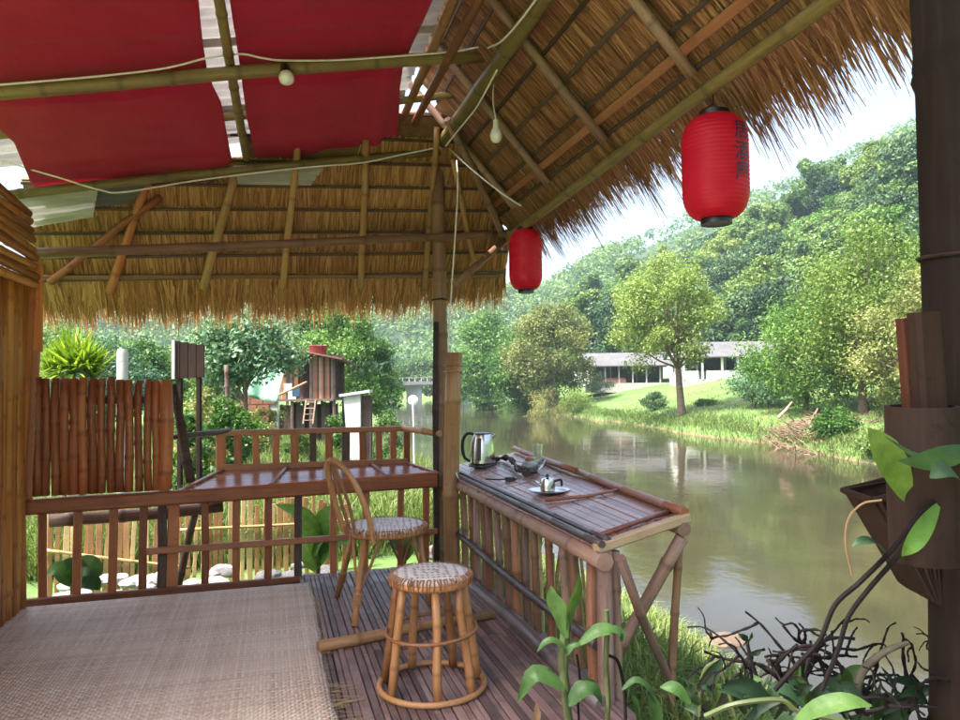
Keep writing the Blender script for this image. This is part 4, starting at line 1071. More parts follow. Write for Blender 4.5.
def hgt(x, y):
    x = np.asarray(x, float); y = np.asarray(y, float)
    xl, xr = np.interp(y, _yL, _xL), np.interp(y, _yR, _xR)
    dl, dr = xl-x+.9*(vnoise(x, y, 3.1)-.5), x-xr+2.2*(vnoise(x, y, 5.0, 3)-.5)
    w_ = np.interp(y, [0, 8, 30, 120], [2.4, 4.0, 7, 12])
    base = np.interp(y, [-50, 7, 12, 30, 60, 200], [-.4, -.26, -.55, -1.0, -1.1, -.9])
    left = -2.7+(base+2.7)*np.clip((dl+.5)/w_, 0, 1)**.75
    right = np.interp(dr, [-1, 0, .5, 3, 8, 14, 20, 40, 80], [-2.9, -2.3, -1.75, -1.05, -.3, 1.0, 1.85, 2.5, 3.2])
    z = np.where(dl > -.5, left, np.where(dr > -1, right, -3.4))
    z = z+np.where((dl > 1) | (dr > 1), .22*(vnoise(x, y, 2.3, 5)-.5)+.5*(vnoise(x, y, 9, 6)-.5)*np.clip(np.maximum(dl-3, dr)/8, 0, 1), 0)
    az = np.arctan2(x, y); rg_ = np.hypot(x, y)
    pxx = 480+720*np.tan(np.clip(az-YAW, -1.35, 1.35)); pxx = np.where(np.cos(az-YAW) < .2, np.where(az > 0, 3000, -2000), pxx)
    tn, rs = np.interp(pxx, PXK, TAN), np.interp(pxx, PXK, RS)
    z = z+tn*195*sstep(rs, 195, rg_)*(1+.12*(vnoise(x, y, 40, 8)-.5))+np.where(rg_ > 195, (rg_-195)*tn*.7, 0)
    z = z+.112*430*sstep(250, 430, rg_)*(1+.2*(vnoise(x, y, 90, 9)-.5))+np.where(rg_ > 430, (rg_-430)*.03, 0)
    return z
def gz(x, y): return float(hgt(np.array([x]), np.array([y]))[0])
rads = np.concatenate([[.01], np.arange(.8, 14, .5), 14*1.035**np.arange(0, 118)])
azs = np.concatenate([np.arange(-60, 100, .9), np.arange(100, 300, 4)])*math.pi/180
na, nr_ = len(azs), len(rads)
AA, RR = np.meshgrid(azs, rads)
X, Y = RR*np.sin(AA), RR*np.cos(AA); Z = hgt(X, Y)
Vg = np.stack([X, Y, Z], -1).reshape(-1, 3)
ii, jj = np.meshgrid(np.arange(nr_-1), np.arange(na), indexing='ij')
j2 = (jj+1) % na
Fg = np.stack([ii*na+jj, ii*na+j2, (ii+1)*na+j2, (ii+1)*na+jj], -1).reshape(-1, 4)[:, ::-1]
def m_ground():
    m, t, p, _ = mat_new('grassy_ground')
    n1 = noise(t, .25, None, 6, .65); n2 = noise(t, 3.0, None, 6, .7); n3 = noise(t, .09, None, 4, .6)
    f = math_n(t, 'ADD', math_n(t, 'MULTIPLY', n1.outputs[0], .55), math_n(t, 'MULTIPLY', n2.outputs[0], .45))
    g = ramp(t, f, [(.3, (.035,.075,.016)), (.5, (.075,.145,.03)), (.7, (.15,.21,.06))])
    soil = ramp(t, n2.outputs[0], [(.3, (.075,.042,.026)), (.7, (.19,.12,.075))])
    tc = N(t, 'ShaderNodeTexCoord'); sep = N(t, 'ShaderNodeSeparateXYZ'); t.links.new(tc.outputs['Object'], sep.inputs[0])
    edge = math_n(t, 'ADD', sep.outputs[2], math_n(t, 'MULTIPLY', n2.outputs[0], .35))
    low = ramp(t, math_n(t, 'ADD', math_n(t, 'MULTIPLY', edge, .5), 1.42), [(.40, (1,1,1)), (.52, (0,0,0))])
    patch = ramp(t, n3.outputs[0], [(.60, (0,0,0)), (.70, (.6,.6,.6))])
    c = mixc(t, patch, g, soil); c = mixc(t, low, c, soil)
    # high hillside: dark forest floor
    hi = ramp(t, math_n(t, 'MULTIPLY', math_n(t, 'SUBTRACT', sep.outputs[2], 4.5), .2), [(0, (0,0,0)), (1, (1,1,1))])
    c = mixc(t, hi, c, (.02,.045,.016))
    t.links.new(c, p.inputs['Base Color']); set_in(p, Roughness=.95)
    bump(t, p, n2.outputs[0], .6, .08)
    return m
M['ground'] = m_ground()
go = obj_me('ground', mesh_np('ground', Vg, Fg, smooth=True), M['ground']); tag(go, kind='structure')
def m_water():
    m, t, p, _ = mat_new('muddy_river')
    n1 = noise(t, .5, (1, 1, 1), 4, .6, dist=.4); n2 = noise(t, 3.2, (1, .7, 1), 5, .6, dist=.6)
    c = ramp(t, n1.outputs[0], [(.3, (.026,.023,.014)), (.7, (.04,.035,.021))])
    t.links.new(c, p.inputs['Base Color']); set_in(p, Roughness=.05, IOR=1.33)
    patch = noise(t, .14, None, 3, .5)
    pr = ramp(t, patch.outputs[0], [(.42, (.25,)*3), (.62, (1,)*3)])
    h = math_n(t, 'MULTIPLY', math_n(t, 'ADD', math_n(t, 'MULTIPLY', n1.outputs[0], 1.0), math_n(t, 'MULTIPLY', n2.outputs[0], .35)), pr)
    bump(t, p, h, .11, .12)
    return m
M['water'] = m_water()
wv = MB().add([(-10, -60, WZ), (70, -60, WZ), (85, 330, WZ), (-10, 330, WZ)], [(0,1,2,3)]).build('river', M['water'], mw=Matrix.Translation((20, 60, WZ))); tag(wv, kind='structure')

# ================================================================== foliage machinery
def leaf_cloud(cent, rad, per, size, rng, shell=.55, aspect=.55, up=.35, sun=None):
    """diamond leaves spread through clumps; returns V, F, tint"""
    cent = np.asarray(cent, float); rad = np.asarray(rad, float)
    if rad.ndim == 1: rad = np.repeat(rad[:, None], 3, 1)
    n = len(cent)*per
    d = rng.normal(size=(n, 3)); d /= np.linalg.norm(d, axis=1)[:, None]
    q = rng.random(n)**shell
    ci = np.repeat(np.arange(len(cent)), per)
    P = cent[ci]+d*rad[ci]*q[:, None]
    nm = d*.6+rng.normal(size=(n, 3))*.55; nm[:, 2] += up; nm /= np.linalg.norm(nm, axis=1)[:, None]
    a = np.cross(nm, rng.normal(size=(n, 3))); a /= np.linalg.norm(a, axis=1)[:, None]
    b = np.cross(nm, a)
    s = size*(.55+.9*rng.random(n))
    a = a*(s/2)[:, None]; b = b*(s*aspect/2)[:, None]
    V = np.stack([P-a, P-a*.1+b, P+a, P-a*.1-b], 1).reshape(-1, 3)
    F = np.arange(n*4).reshape(-1, 4)
    ctone = rng.random(len(cent))
    tint = np.clip(.55*rng.random(n)+.45*ctone[ci], 0, 1)
    return V, F, tint
FS = lambda *c: list(c)
M['f_dark'] = m_leaf('dark_forest_leaf', [(.2,(.009,.030,.012)), (.5,(.028,.072,.026)), (.85,(.080,.145,.05))], .5, .3, .05)
M['f_mid'] = m_leaf('mid_forest_leaf', [(.2,(.04,.085,.022)), (.5,(.085,.165,.04)), (.85,(.165,.25,.072))], .5, .35, .05)
M['f_light'] = m_leaf('light_tree_leaf', [(.2,(.08,.14,.025)), (.5,(.16,.24,.05)), (.85,(.27,.35,.095))], .5, .4, .08)
M['f_yellow'] = m_leaf('yellow_green_leaf', [(.2,(.10,.13,.04)), (.5,(.20,.23,.075)), (.85,(.34,.34,.13))], .5, .4, .08)
M['f_blue'] = m_leaf('blue_green_leaf', [(.2,(.035,.09,.05)), (.5,(.085,.175,.095)), (.85,(.18,.29,.17))], .45, .35, .3)
M['f_fresh'] = m_leaf('fresh_green_leaf', [(.2,(.03,.09,.015)), (.5,(.075,.17,.03)), (.85,(.15,.27,.06))], .45, .4, .2)
M['f_grass'] = m_leaf('grass_blade', [(.15,(.06,.11,.022)), (.5,(.13,.20,.05)), (.85,(.28,.31,.12))], .6, .35, .3)
def put(name, me, mat, parent): return obj_me(name, me, mat, parent, Matrix.Translation(WM[parent].translation))
def tree(name, base, h, cr, label, mat, trunk_r=.25, clumps=30, per=220, size=.35, ch=.62, lean=(0,0), seed=1, group=None, cat='tree', flat=.8, limbs=12, trunk_h=None, kc=.30, bark=None, top_bias=.0):
    """h tree height, cr crown radius, ch crown height share"""
    rg2 = np.random.default_rng(seed); base = Vector(base)
    t = thing(name, base, label, cat, group)
    cz = h*(1-ch/2); hz = h*ch/2
    C_ = []; 
    while len(C_) < clumps:
        v = rg2.uniform(-1, 1, 3); q = np.linalg.norm(v)
        if q > 1 or q < .35: continue
        if v[2] < -.3 and rg2.random() < top_bias: continue
        w2 = 1-.25*max(0, v[2])
        C_.append((v[0]*cr*.82*w2+lean[0], v[1]*cr*.82*w2+lean[1], cz+v[2]*hz*.85))
    C_ = np.array(C_); rads_ = cr*kc*(.65+.7*rg2.random(len(C_)))
    rad3 = np.stack([rads_, rads_, rads_*flat], 1)
    V, F, tn = leaf_cloud(C_, rad3, per, size, rg2)
    put('crown', mesh_np('crown', V, F, tn), mat, t)
    mb = MB(); th = trunk_h if trunk_h else h*(1-ch*.55)
    P = [Vector((lean[0]*.5*f*f+.25*trunk_r*math.sin(5*f+seed), lean[1]*.5*f*f, th*f-.3*(f == 0))) for f in np.linspace(0, 1, 8)]
    mb.tube(P, [trunk_r*(1.25 if f == 0 else 1-.55*f) for f in np.linspace(0, 1, 8)], 9)
    trk = mb.build('trunk', bark or M['bark'], t, smooth=True, local=True, mw=Matrix.Translation(base))
    mb = MB()
    for i in range(min(limbs, len(C_))):
        a = P[4+i % 4]; b = Vector(C_[i]); mid = a.lerp(b, .5)+Vector((0, 0, -.05*h*rg2.random()))
        mb.tube(smooth_path([a, mid, b], 8), [trunk_r*.36*(1-.8*k/8) for k in range(9)], 6)
    mb.build('limbs', bark or M['bark'], trk, smooth=True, local=True, mw=Matrix.Translation(base))
    return t
def gpos(px, dep):
    """where the vertical plane of a photo column at that distance meets the ground"""
    p = od(px, 385, dep); return Vector((p.x, p.y, gz(p.x, p.y)))
def htop(base, px, py):
    """height of a thing standing at base that reaches up to that pixel row"""
    dep = (base-CAM).dot(FWD); return od(px, py, dep).z-base.z

# ------------------------------------------------------------------ hillside forest: individual trees sharing a few crowns
def forest_mesh(seed, cl, per, size, asp):
    r2 = np.random.default_rng(seed); C_ = []
    for i in range(cl):
        a = r2.random()*6.283; q = math.sqrt(r2.random()); z = 1-q*q*.9
        C_.append((math.cos(a)*q*4.6, math.sin(a)*q*4.6, 3.2+asp*(z*5.2+r2.normal()*.7)))
    C_ = np.array(C_); rd = 1.0+1.0*r2.random(cl)
    V, F, tn = leaf_cloud(C_, np.stack([rd, rd, rd*.75], 1), per, size, r2, shell=.4)
    # trunk
    mb = MB(); mb.tube([(0,0,-1.5),(.15,0,3),(0,.2,6*asp)], [.35,.28,.15], 6)
    nv = len(V); V = np.concatenate([V, np.array([tuple(v) for v in mb.v])])
    F2 = [f for f in mb.f if len(f) == 4]
    F = np.concatenate([F, np.array(F2)+nv]); tn = np.concatenate([tn, np.zeros(len(F2))])
    return mesh_np('forest_tree', V, F, tn)
fm = []
for i in range(7):
    me = forest_mesh(50+i, (30, 34, 26, 38, 32, 28, 34)[i], 330, (.48, .45, .5, .45, .5, .42, .46)[i], (1, 1.25, .85, 1.1, 1.5, 1, 1.2)[i])
    me.materials.append([M['f_dark'], M['f_dark'], M['f_mid'], M['f_dark'], M['f_mid'], M['f_fresh'], M['f_light']][i]); fm.append(me)
r3 = np.random.default_rng(11); pts = []
tries = 0
while len(pts) < 290 and tries < 40000:
    tries += 1
    px = r3.uniform(535, 990); az = YAW+math.atan((px-480)/720); rs = np.interp(px, PXK, RS)
    rg_ = rs+2+(225-rs)*r3.random()**.8
    x, y = rg_*math.sin(az), rg_*math.cos(az)
    if x < np.interp(y, _yR, _xR)+14: continue
    mind = 4.4+rg_*.006
    if any((x-a)**2+(y-b)**2 < mind*mind for a, b in pts): continue
    pts.append((x, y))
for k, (x, y) in enumerate(pts):
    i = int(r3.choice(7, p=[.17,.17,.17,.15,.14,.12,.08])); s = r3.uniform(.75, 1.25)
    mw = Matrix.Translation((x, y, gz(x, y)-.3)) @ Matrix.Rotation(r3.random()*6.28, 4, 'Z') @ Matrix.Diagonal((s*1.05, s*1.05, s*r3.uniform(.9, 1.25), 1))
    o = link(bpy.data.objects.new('forest_tree', fm[i]), None, mw)
    tag(o, 'tree of the dense forest covering the hillside across the river', 'tree', 'forest trees on the right hillside')
# far wooded mountain, one mass
r4 = np.random.default_rng(21); C_ = []
while len(C_) < 2600:
    px = r4.uniform(-120, 620) if r4.random() < .9 else r4.uniform(620, 1000); az = YAW+math.atan((px-480)/720); rg_ = 235+215*r4.random()**.85
    x, y = rg_*math.sin(az), rg_*math.cos(az)
    if np.interp(y, _yL, _xL)-6 < x < np.interp(y, _yR, _xR)+6 and y < 320: continue
    C_.append((x, y))
C_ = np.array(C_); zz = hgt(C_[:, 0], C_[:, 1]); C3 = np.concatenate([C_, (zz+4.5+3*r4.random(len(zz)))[:, None]], 1)
rd = 3.0+3.2*r4.random(len(C3))
V, F, tn = leaf_cloud(C3, np.stack([rd, rd, rd*.95], 1), 85, 1.7, r4, shell=.35)
o = obj_me('distant_forest', mesh_np('distant_forest', V, F, tn), M['f_mid']); tag(o, 'wooded mountain slopes closing the valley', 'forest', kind='stuff')

# ------------------------------------------------------------------ single trees and shrubs
b = gpos(681, 57); tree('riverbank_tree', b, htop(b, 665, 244), 5.6, 'loose pale green tree with forked trunk on the lawn bank', M['f_light'], .33, 60, 420, .21, .80, (-1.2, 0), 3, limbs=36, trunk_h=6.5, kc=.25)
b = gpos(553, 86); tree('yellowing_tree', b, htop(b, 553, 297), 6.4, 'yellow-green tree leaning over the river bend', M['f_yellow'], .3, 70, 380, .30, .97, (0, 0), 4, limbs=30, trunk_h=7, kc=.27)
b = gpos(492, 106); tree('bamboo_clump', b, htop(b, 492, 308), 7.2, 'dense bamboo clump at the river bend left of the yellowing tree', M['f_fresh'], .2, 80, 360, .38, 1.0, (0, 0), 5, limbs=10, kc=.27, flat=1.1)
b = gpos(526, 96); tree('bamboo_clump', b, htop(b, 526, 335), 6.0, 'feathery green bamboo clump in front of the yellowing tree', M['f_fresh'], .2, 70, 330, .36, 1.0, (0, 0), 6, limbs=10, kc=.29, flat=1.1)
b = gpos(463, 128); tree('bank_bush', b, htop(b, 463, 345), 5.5, 'grey-green bush beside the post at the river bend', M['f_blue'], .15, 26, 180, .5, .97, (0, 0), 7, limbs=6, kc=.34, cat='bush')
b = gpos(862, 42); tree('willowy_tree', b, htop(b, 870, 212), 5.9, 'tall feathery light green tree beside the near post', M['f_light'], .28, 95, 380, .19, .99, (.6, 0), 8, limbs=50, kc=.23, flat=1.2)
b = gpos(806, 45); tree('willowy_tree', b, htop(b, 800, 285), 4.3, 'drooping mid green tree over the heap of dry branches', M['f_fresh'], .2, 70, 330, .18, 1.0, (0, 0), 9, limbs=30, kc=.26, flat=1.2)
b = gpos(768, 52); tree('bank_bush', b, htop(b, 772, 345), 3.0, 'blue-green bush in front of the white pavilion', M['f_blue'], .12, 40, 260, .18, 1.0, (0, 0), 10, limbs=8, kc=.33, cat='bush')
b = gpos(925, 36); tree('willowy_tree', b, htop(b, 915, 262), 4.0, 'shaggy light green tree partly hidden by the near post', M['f_yellow'], .2, 60, 330, .17, 1.0, (0, 0), 12, limbs=26, kc=.26)
for k, (px, dep, py, rr_, mt, lb) in enumerate(((832, 36, 405, 1.3, 'f_fresh', 'low bush right of the dry branch heap'), (705, 60, 402, 1.2, 'f_fresh', 'small bush on the bank right of the forked tree'), (600, 88, 372, 2.0, 'f_blue', 'grey-green bush at the left end of the long shed'), (655, 64, 392, 1.4, 'f_dark', 'dark low bush left of the forked tree'), (745, 66, 390, 1.6, 'f_mid', 'low bush on the slope below the white pavilion'), (880, 31, 430, 1.0, 'f_grass', 'pale bush at the waterline beside the near post'), (545, 82, 385, 3.0, 'f_yellow', 'low yellow-green bush at the foot of the yellowing tree'), (576, 80, 390, 2.4, 'f_light', 'pale green bush right of the yellowing tree at the waterline'), (515, 94, 378, 3.6, 'f_fresh', 'fresh green bush at the waterline below the bamboo clumps'), (478, 118, 380, 4.0, 'f_fresh', 'green bush at the waterline just right of the post'))):
    b = gpos(px, dep); tree('bank_bush', b, htop(b, px, py), rr_, lb, M[mt], .06, 20, 200, .14, .98, (0, 0), 30+k, limbs=4, kc=.38, cat='bush', group='bushes on the far bank')
# left bank
b = gpos(246, 17); tree('broadleaf_tree', b, htop(b, 250, 306), 1.42, 'blue-green broadleaf tree hanging over the green tarp', M['f_blue'], .07, 46, 230, .105, .50, (.0, 0), 13, limbs=18, kc=.32)
b = gpos(215, 20); tree('broadleaf_tree', b, htop(b, 215, 318), .95, 'slim pale broadleaf tree right of the brown board', M['f_blue'], .05, 22, 190, .10, .6, (.3, 0), 14, limbs=10, kc=.34)
b = gpos(352, 46); tree('broadleaf_tree', b, htop(b, 345, 285), 3.3, 'dense green tree standing behind the wooden shack', M['f_fresh'], .2, 70, 380, .19, .95, (0, 0), 15, limbs=16, kc=.3)
b = gpos(312, 50); tree('broadleaf_tree', b, htop(b, 312, 280), 3.0, 'dense tree to the left behind the wooden shack', M['f_mid'], .2, 60, 340, .2, .9, (0, 0), 16, limbs=16, kc=.3)
b = gpos(380, 60); tree('bank_bush', b, htop(b, 382, 368), 2.1, 'rounded bush right of the shack towards the bridge', M['f_fresh'], .1, 26, 170, .25, .98, (0, 0), 17, limbs=6, kc=.34, cat='bush')
for k, (px, dep, py, rr_, mt, lb) in enumerate(((105, 34, 330, 2.6, 'f_blue', 'round green tree behind the spiky plant'), (150, 40, 328, 2.3, 'f_fresh', 'round green tree behind the grey post'), (60, 40, 315, 2.8, 'f_mid', 'green tree at the left edge behind the spiky plant'), (190, 48, 340, 2.5, 'f_light', 'pale green tree behind the brown board'), (420, 192, 356, 8, 'f_mid', 'broad tree behind the far bridge'), (385, 200, 352, 9, 'f_blue', 'broad tree at the left end of the far bridge'), (452, 196, 356, 7, 'f_blue', 'broad tree right of the post beyond the bridge'))):
    b = gpos(px, dep); tree('bank_tree', b, htop(b, px, py), rr_, lb, M[mt], .15, 40, 260, .19 if dep < 100 else .6, .85, (0, 0), 50+k, limbs=8, kc=.33, group='trees beyond the left bank')
for k, (px, dep, py, rr_, mt, lb) in enumerate(((205, 13, 384, .5, 'f_yellow', 'yellow-green shrub below the brown board'), (222, 14, 392, .62, 'f_fresh', 'green shrub in front of the brick wall'), (245, 16, 408, .55, 'f_fresh', 'low shrub under the brick wall'), (188, 11, 405, .42, 'f_fresh', 'leafy shrub beside the leaning stake'), (335, 22, 412, .5, 'f_fresh', 'small shrub between the shack and the white pillar'), (385, 24, 408, .7, 'f_mid', 'small shrub right of the white pillar'), (262, 22, 402, .6, 'f_yellow', 'small yellowish shrub left of the shack'), (300, 19, 428, .45, 'f_light', 'pale low shrub in front of the shack'), (230, 10.5, 448, .3, 'f_fresh', 'small shrub right behind the counter rail'), (283, 37, 408, 1.3, 'f_dark', 'dark bush under the left side of the shack'), (312, 37, 408, 1.3, 'f_mid', 'green bush under the middle of the shack'), (334, 36, 405, 1.0, 'f_fresh', 'green bush at the right corner of the shack'), (205, 17, 380, .8, 'f_mid', 'leafy shrub between the brown board and the brick wall'), (250, 28, 375, 1.3, 'f_mid', 'tall leafy shrub behind the green tarp'))):
    b = gpos(px, dep); tree('garden_shrub', b, max(.35, htop(b, px, py)), rr_, lb, M[mt], .03, 22, 200, .075, .98, (0, 0), 70+k, limbs=4, kc=.38, cat='shrub', group='shrubs in the yard')

# ------------------------------------------------------------------ grass
def blades(pos, h, w, rng, spread=.35):
    n = len(pos); a = rng.random(n)*6.283; s = np.stack([np.cos(a), np.sin(a), np.zeros(n)], 1)*(w*(.6+.8*rng.random(n)))[:, None]
    hh = h*(.5+.9*rng.random(n)); ln = np.stack([rng.normal(0, spread, n), rng.normal(0, spread, n), np.ones(n)], 1)
    ln[:, 2] *= 1; tip = pos+ln*hh[:, None]; mid = pos+ln*hh[:, None]*np.array([.3, .3, .55])
    tip[:, 2] -= (np.abs(ln[:, 0])+np.abs(ln[:, 1]))*hh*.35
    V = np.stack([pos-s, pos+s, mid+s*.8, mid-s*.8, tip+s*.15, tip-s*.15], 1).reshape(-1, 3)
    i0 = np.arange(n)[:, None]*6
    F = np.concatenate([i0+np.array([0,1,2,3]), i0+np.array([3,2,4,5])]); tn = rng.random(n)
    return V, F, np.concatenate([tn, tn])
r5 = np.random.default_rng(31)
def grass(name, n, pxr, depr, h, w, label, cond=None, pw=1.0, spread=.4):
    px = r5.uniform(*pxr, n); dep = depr[0]+(depr[1]-depr[0])*r5.random(n)**pw
    k = (px-480)/720; hx, hy = math.sin(YAW), math.cos(YAW)
    x = dep*(hx+k*hy); y = dep*(hy-k*hx)
    z = hgt(x, y); ok = z > WZ-.1
    if cond is not None: ok &= cond(x, y)
    ok &= vnoise(x, y, .9, 14) > r5.random(n)*.75-.05
    pos = np.stack([x, y, z-.03], 1)[ok]
    V, F, tn = blades(pos, h*(.6+.8*vnoise(pos[:, 0], pos[:, 1], 1.7, 15)), w, r5, spread)
    o = obj_me(name, mesh_np(name, V, F, tn), M['f_grass']); tag(o, label, 'grass', kind='stuff')
grass('meadow_grass', 90000, (20, 470), (6.6, 44), .5, .007, 'tall meadow grass in the yard behind the counter', lambda x, y: (y > 7.55), 1.6)
grass('bank_grass', 26000, (450, 760), (3.3, 14), .26, .006, 'grass on the near river bank under the table', lambda x, y: (x > 1.75), 1.3, .5)
grass('far_bank_grass', 42000, (540, 930), (26, 75), .28, .016, 'grass along the far river bank', lambda x, y: x-np.interp(y, _yR, _xR) < 16, 1.2, .45)
# reeds at the far waterline
yy = r5.uniform(20, 100, 16000); xx = np.interp(yy, _yR, _xR)+r5.normal(.9, .7, 16000); zz = hgt(xx, yy); ok = zz > WZ-.15
V, F, tn = blades(np.stack([xx, yy, zz], 1)[ok], .42, .02, r5, .5)
o = obj_me('waterline_reeds', mesh_np('waterline_reeds', V, F, tn), M['f_grass']); tag(o, 'reeds and long grass along the far waterline', 'reeds', kind='stuff')
# reed clump behind the kettle
b = gpos(514, 8.6); n = 1600
a = r5.random(n)*6.283; q = r5.random(n)**.5*.26
pos = np.stack([np.cos(a)*q, np.sin(a)*q, np.zeros(n)-.05], 1)
V, F, tn = blades(pos, (htop(b, 512, 428))*.62, .010, r5, .10)
o = obj_me('reed_clump', mesh_np('reed_clump', V, F, tn), M['f_grass'], None, Matrix.Translation(b)); tag(o, 'bright green reed clump behind the kettle', 'reeds', kind='stuff')

# ------------------------------------------------------------------ buildings across the river
def gable_house(name, px0, px1, dep, base_py, eave_py, ridge_py, label, kind):
    a, b = od(px0, base_py, dep), od(px1, base_py, dep)
    fx = (b-a); L = fx.length; fx = Vector((fx.x, fx.y, 0)).normalized(); fy = Vector((-fx.y, fx.x, 0))
    zb = a.z; he = od(px0, eave_py, dep).z-zb; hr = od(px0, ridge_py, dep).z-zb
    rot = Matrix((fx, fy, Vector((0,0,1)))).transposed().to_4x4(); rot.translation = Vector((a.x, a.y, zb))
    t = thing(name, rot.translation, label, 'building')
    return t, rot, L, he, hr
def lb(mb, rot, c, s): mb.box(rot @ Vector(c), s, rot.to_3x3()); return mb
M['blueglass'] = m_simple('dark_blue_panel', (.03,.06,.11), .3, .2, 3, bumps=0)
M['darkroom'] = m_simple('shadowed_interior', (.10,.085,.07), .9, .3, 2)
t, rot, L, he, hr = gable_house('white_pavilion', 683, 782, 84, 379.5, 357, 350, 'long white open pavilion with grey gabled roof on the lawn', 'p')
W_ = 6.0
lb(MB(), rot, (L/2, W_/2, -.6), (L, W_, 1.2)).build('plinth', M['concrete'], t)
for x0, x1 in ((.02, .16), (.24, .68), (.76, .99)):
    lb(MB(), rot, (L*(x0+x1)/2, .06, .5), (L*(x1-x0), .12, 1.0)).build('front_wall', M['white'], t)
lb(MB(), rot, (L/2, W_, .5), (L, .12, 1.0)).build('back_wall', M['white'], t)
for f in (.01, .2, .40, .56, .72, .86, .99): lb(MB(), rot, (L*f, .05, he/2), (.22, .22, he)).build('column', M['white'], t)
for f in (.01, .3, .6, .99): lb(MB(), rot, (L*f, W_-.15, he/2), (.2, .2, he)).build('column', M['white'], t)
lb(MB(), rot, (L*.63, .12, he*.55), (L*.14, .06, he*.62)).build('blue_window', M['blueglass'], t)
lb(MB(), rot, (L*.9, .1, he*.55), (L*.17, .08, he*.85)).build('wall_panel', M['white'], t)
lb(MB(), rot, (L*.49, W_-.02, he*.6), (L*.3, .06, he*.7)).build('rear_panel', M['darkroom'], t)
def gable(rot, L, W_, he, hr, ov, mat, t, name='roof'):
    P = [(-ov, -ov, he-.12), (L+ov, -ov, he-.12), (L+ov, W_/2, hr+.25), (-ov, W_/2, hr+.25), (-ov, W_+ov, he-.12), (L+ov, W_+ov, he-.12)]
    V = [rot @ Vector(p) for p in P]+[rot @ (Vector(p)+Vector((0,0,.12))) for p in P]
    MB().add(V, [(0,1,2,3),(3,2,5,4),(6,9,8,7),(9,10,11,8),(0,6,7,1),(4,5,11,10),(0,3,9,6),(3,4,10,9),(1,7,8,2),(2,8,11,5)]).build(name, mat, t)
gable(rot, L, W_, he, hr+.7, .6, M['roofgrey'], t)
V = [rot @ Vector(p) for p in ((-.3, 0, he), (-.3, W_, he), (-.3, W_/2, hr+.75))]; V += [v+rot.to_3x3() @ Vector((.1,0,0)) for v in V]
MB().add(V, [(0,1,2),(5,4,3),(0,3,4,1),(1,4,5,2),(2,5,3,0)]).build('gable_wall', M['white'], t)
t, rot, L, he, hr = gable_house('long_shed', 590, 676, 92, 383.5, 366, 359, 'long low open shed with pale sheet roof left of the pavilion', 's')
W_ = 6
lb(MB(), rot, (L/2, W_/2, -.6), (L, W_, 1.2)).build('plinth', M['concrete'], t)
for f in np.linspace(.02, .98, 7): lb(MB(), rot, (L*f, .08, he/2), (.16, .16, he)).build('column', M['concrete'], t)
for f in np.linspace(.02, .98, 4): lb(MB(), rot, (L*f, W_-.1, he/2), (.16, .16, he)).build('column', M['concrete'], t)
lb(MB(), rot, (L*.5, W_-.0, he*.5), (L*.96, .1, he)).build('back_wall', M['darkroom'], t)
lb(MB(), rot, (L*.22, .06, .35), (L*.4, .1, .7)).build('low_wall', M['rust'], t)
lb(MB(), rot, (-.8, 2, he*.35), (1.6, 3, he*.75)).build('side_room', M['white'], t)
gable(rot, L, W_, he, hr+.5, .5, M['roofgrey'], t)
t, rot, L, he, hr = gable_house('tiled_house', 642, 682, 108, 384, 360, 354, 'small house with red roof behind the long shed', 'h')
lb(MB(), rot, (L/2, 2.5, he/2-.5), (L, 5, he+1)).build('wall', M['white'], t)
gable(rot, L, 5, he, hr+.9, .5, M['rust'], t)

# dry branches heap, bare logs on the far bank
hb = gpos(785, 38)
mb = MB(); rg = random.Random(9)
for i in range(750):
    px = rg.gauss(780, 38); dep = rg.uniform(34.5, 42); p = gpos(px, dep)+Vector((0, 0, rg.uniform(0, .5)*math.exp(-((px-790)/30)**2)))
    an = rg.uniform(0, 6.28); L = rg.uniform(.4, 1.7); d = Vector((math.cos(an), math.sin(an), rg.uniform(-.1, .45)))*L
    mb.tube([p, p+d*.5+Vector((0,0,rg.uniform(-.05,.12))), p+d], [.028, .02, .008], 4, cap=False)
o = mb.build('dry_branch_heap', m_simple('dead_wood', (.17,.105,.075), .9, .4, 3)); tag(o, 'heap of dry brown branches on the far bank', 'branches', kind='stuff')
for k, (x0, y0, x1, y1) in enumerate(((778, 418, 792, 402), (808, 425, 818, 408))):
    dp = 38
    tag(MB().tube([od(x0, y0, dp), od((x0+x1)/2+1, (y0+y1)/2, dp), od(x1, y1, dp)], [.09, .08, .04], 7).build('bare_log', M['greybam'], smooth=True), ('pale bare log sticking out left of the branch heap', 'pale bare log sticking out of the branch heap under the drooping tree')[k], 'log')

# ------------------------------------------------------------------ left bank: shack, tarp, pillar, dish, bridge
dp = 32
def ob(px, py, d=dp): return od(px, py, d)
hx = Vector((RT.x, RT.y, 0)).normalized(); hy = Vector((-hx.y, hx.x, 0))
s0 = gpos(306, dp)
t = thing('wooden_shack', s0, 'weathered wooden shack on stilts with rusty roof across the yard', 'shack')
fl, ev = od(305, 400, dp).z, od(305, 358, dp).z
x0 = od(274, 400, dp); x1 = od(334, 400, dp); Ls = (x1-x0).length; x0 = Vector((x0.x, x0.y, 0))
for f in (0, .3, .62, 1):
    for g in (0, 2.2):
        p = x0+hx*Ls*f+hy*g; slat('stilt', Vector((p.x, p.y, gz(p.x, p.y)-.2)), Vector((p.x, p.y, ev-.1)), .13, .13, M['darkwood'], t, upv=(0, 1, 0))
MB().beam(x0+hy*1.1+Vector((0,0,fl)), x0+hx*Ls+hy*1.1+Vector((0,0,fl)), 2.5, .1).build('floor', M['darkwood'], t)
nb = 17
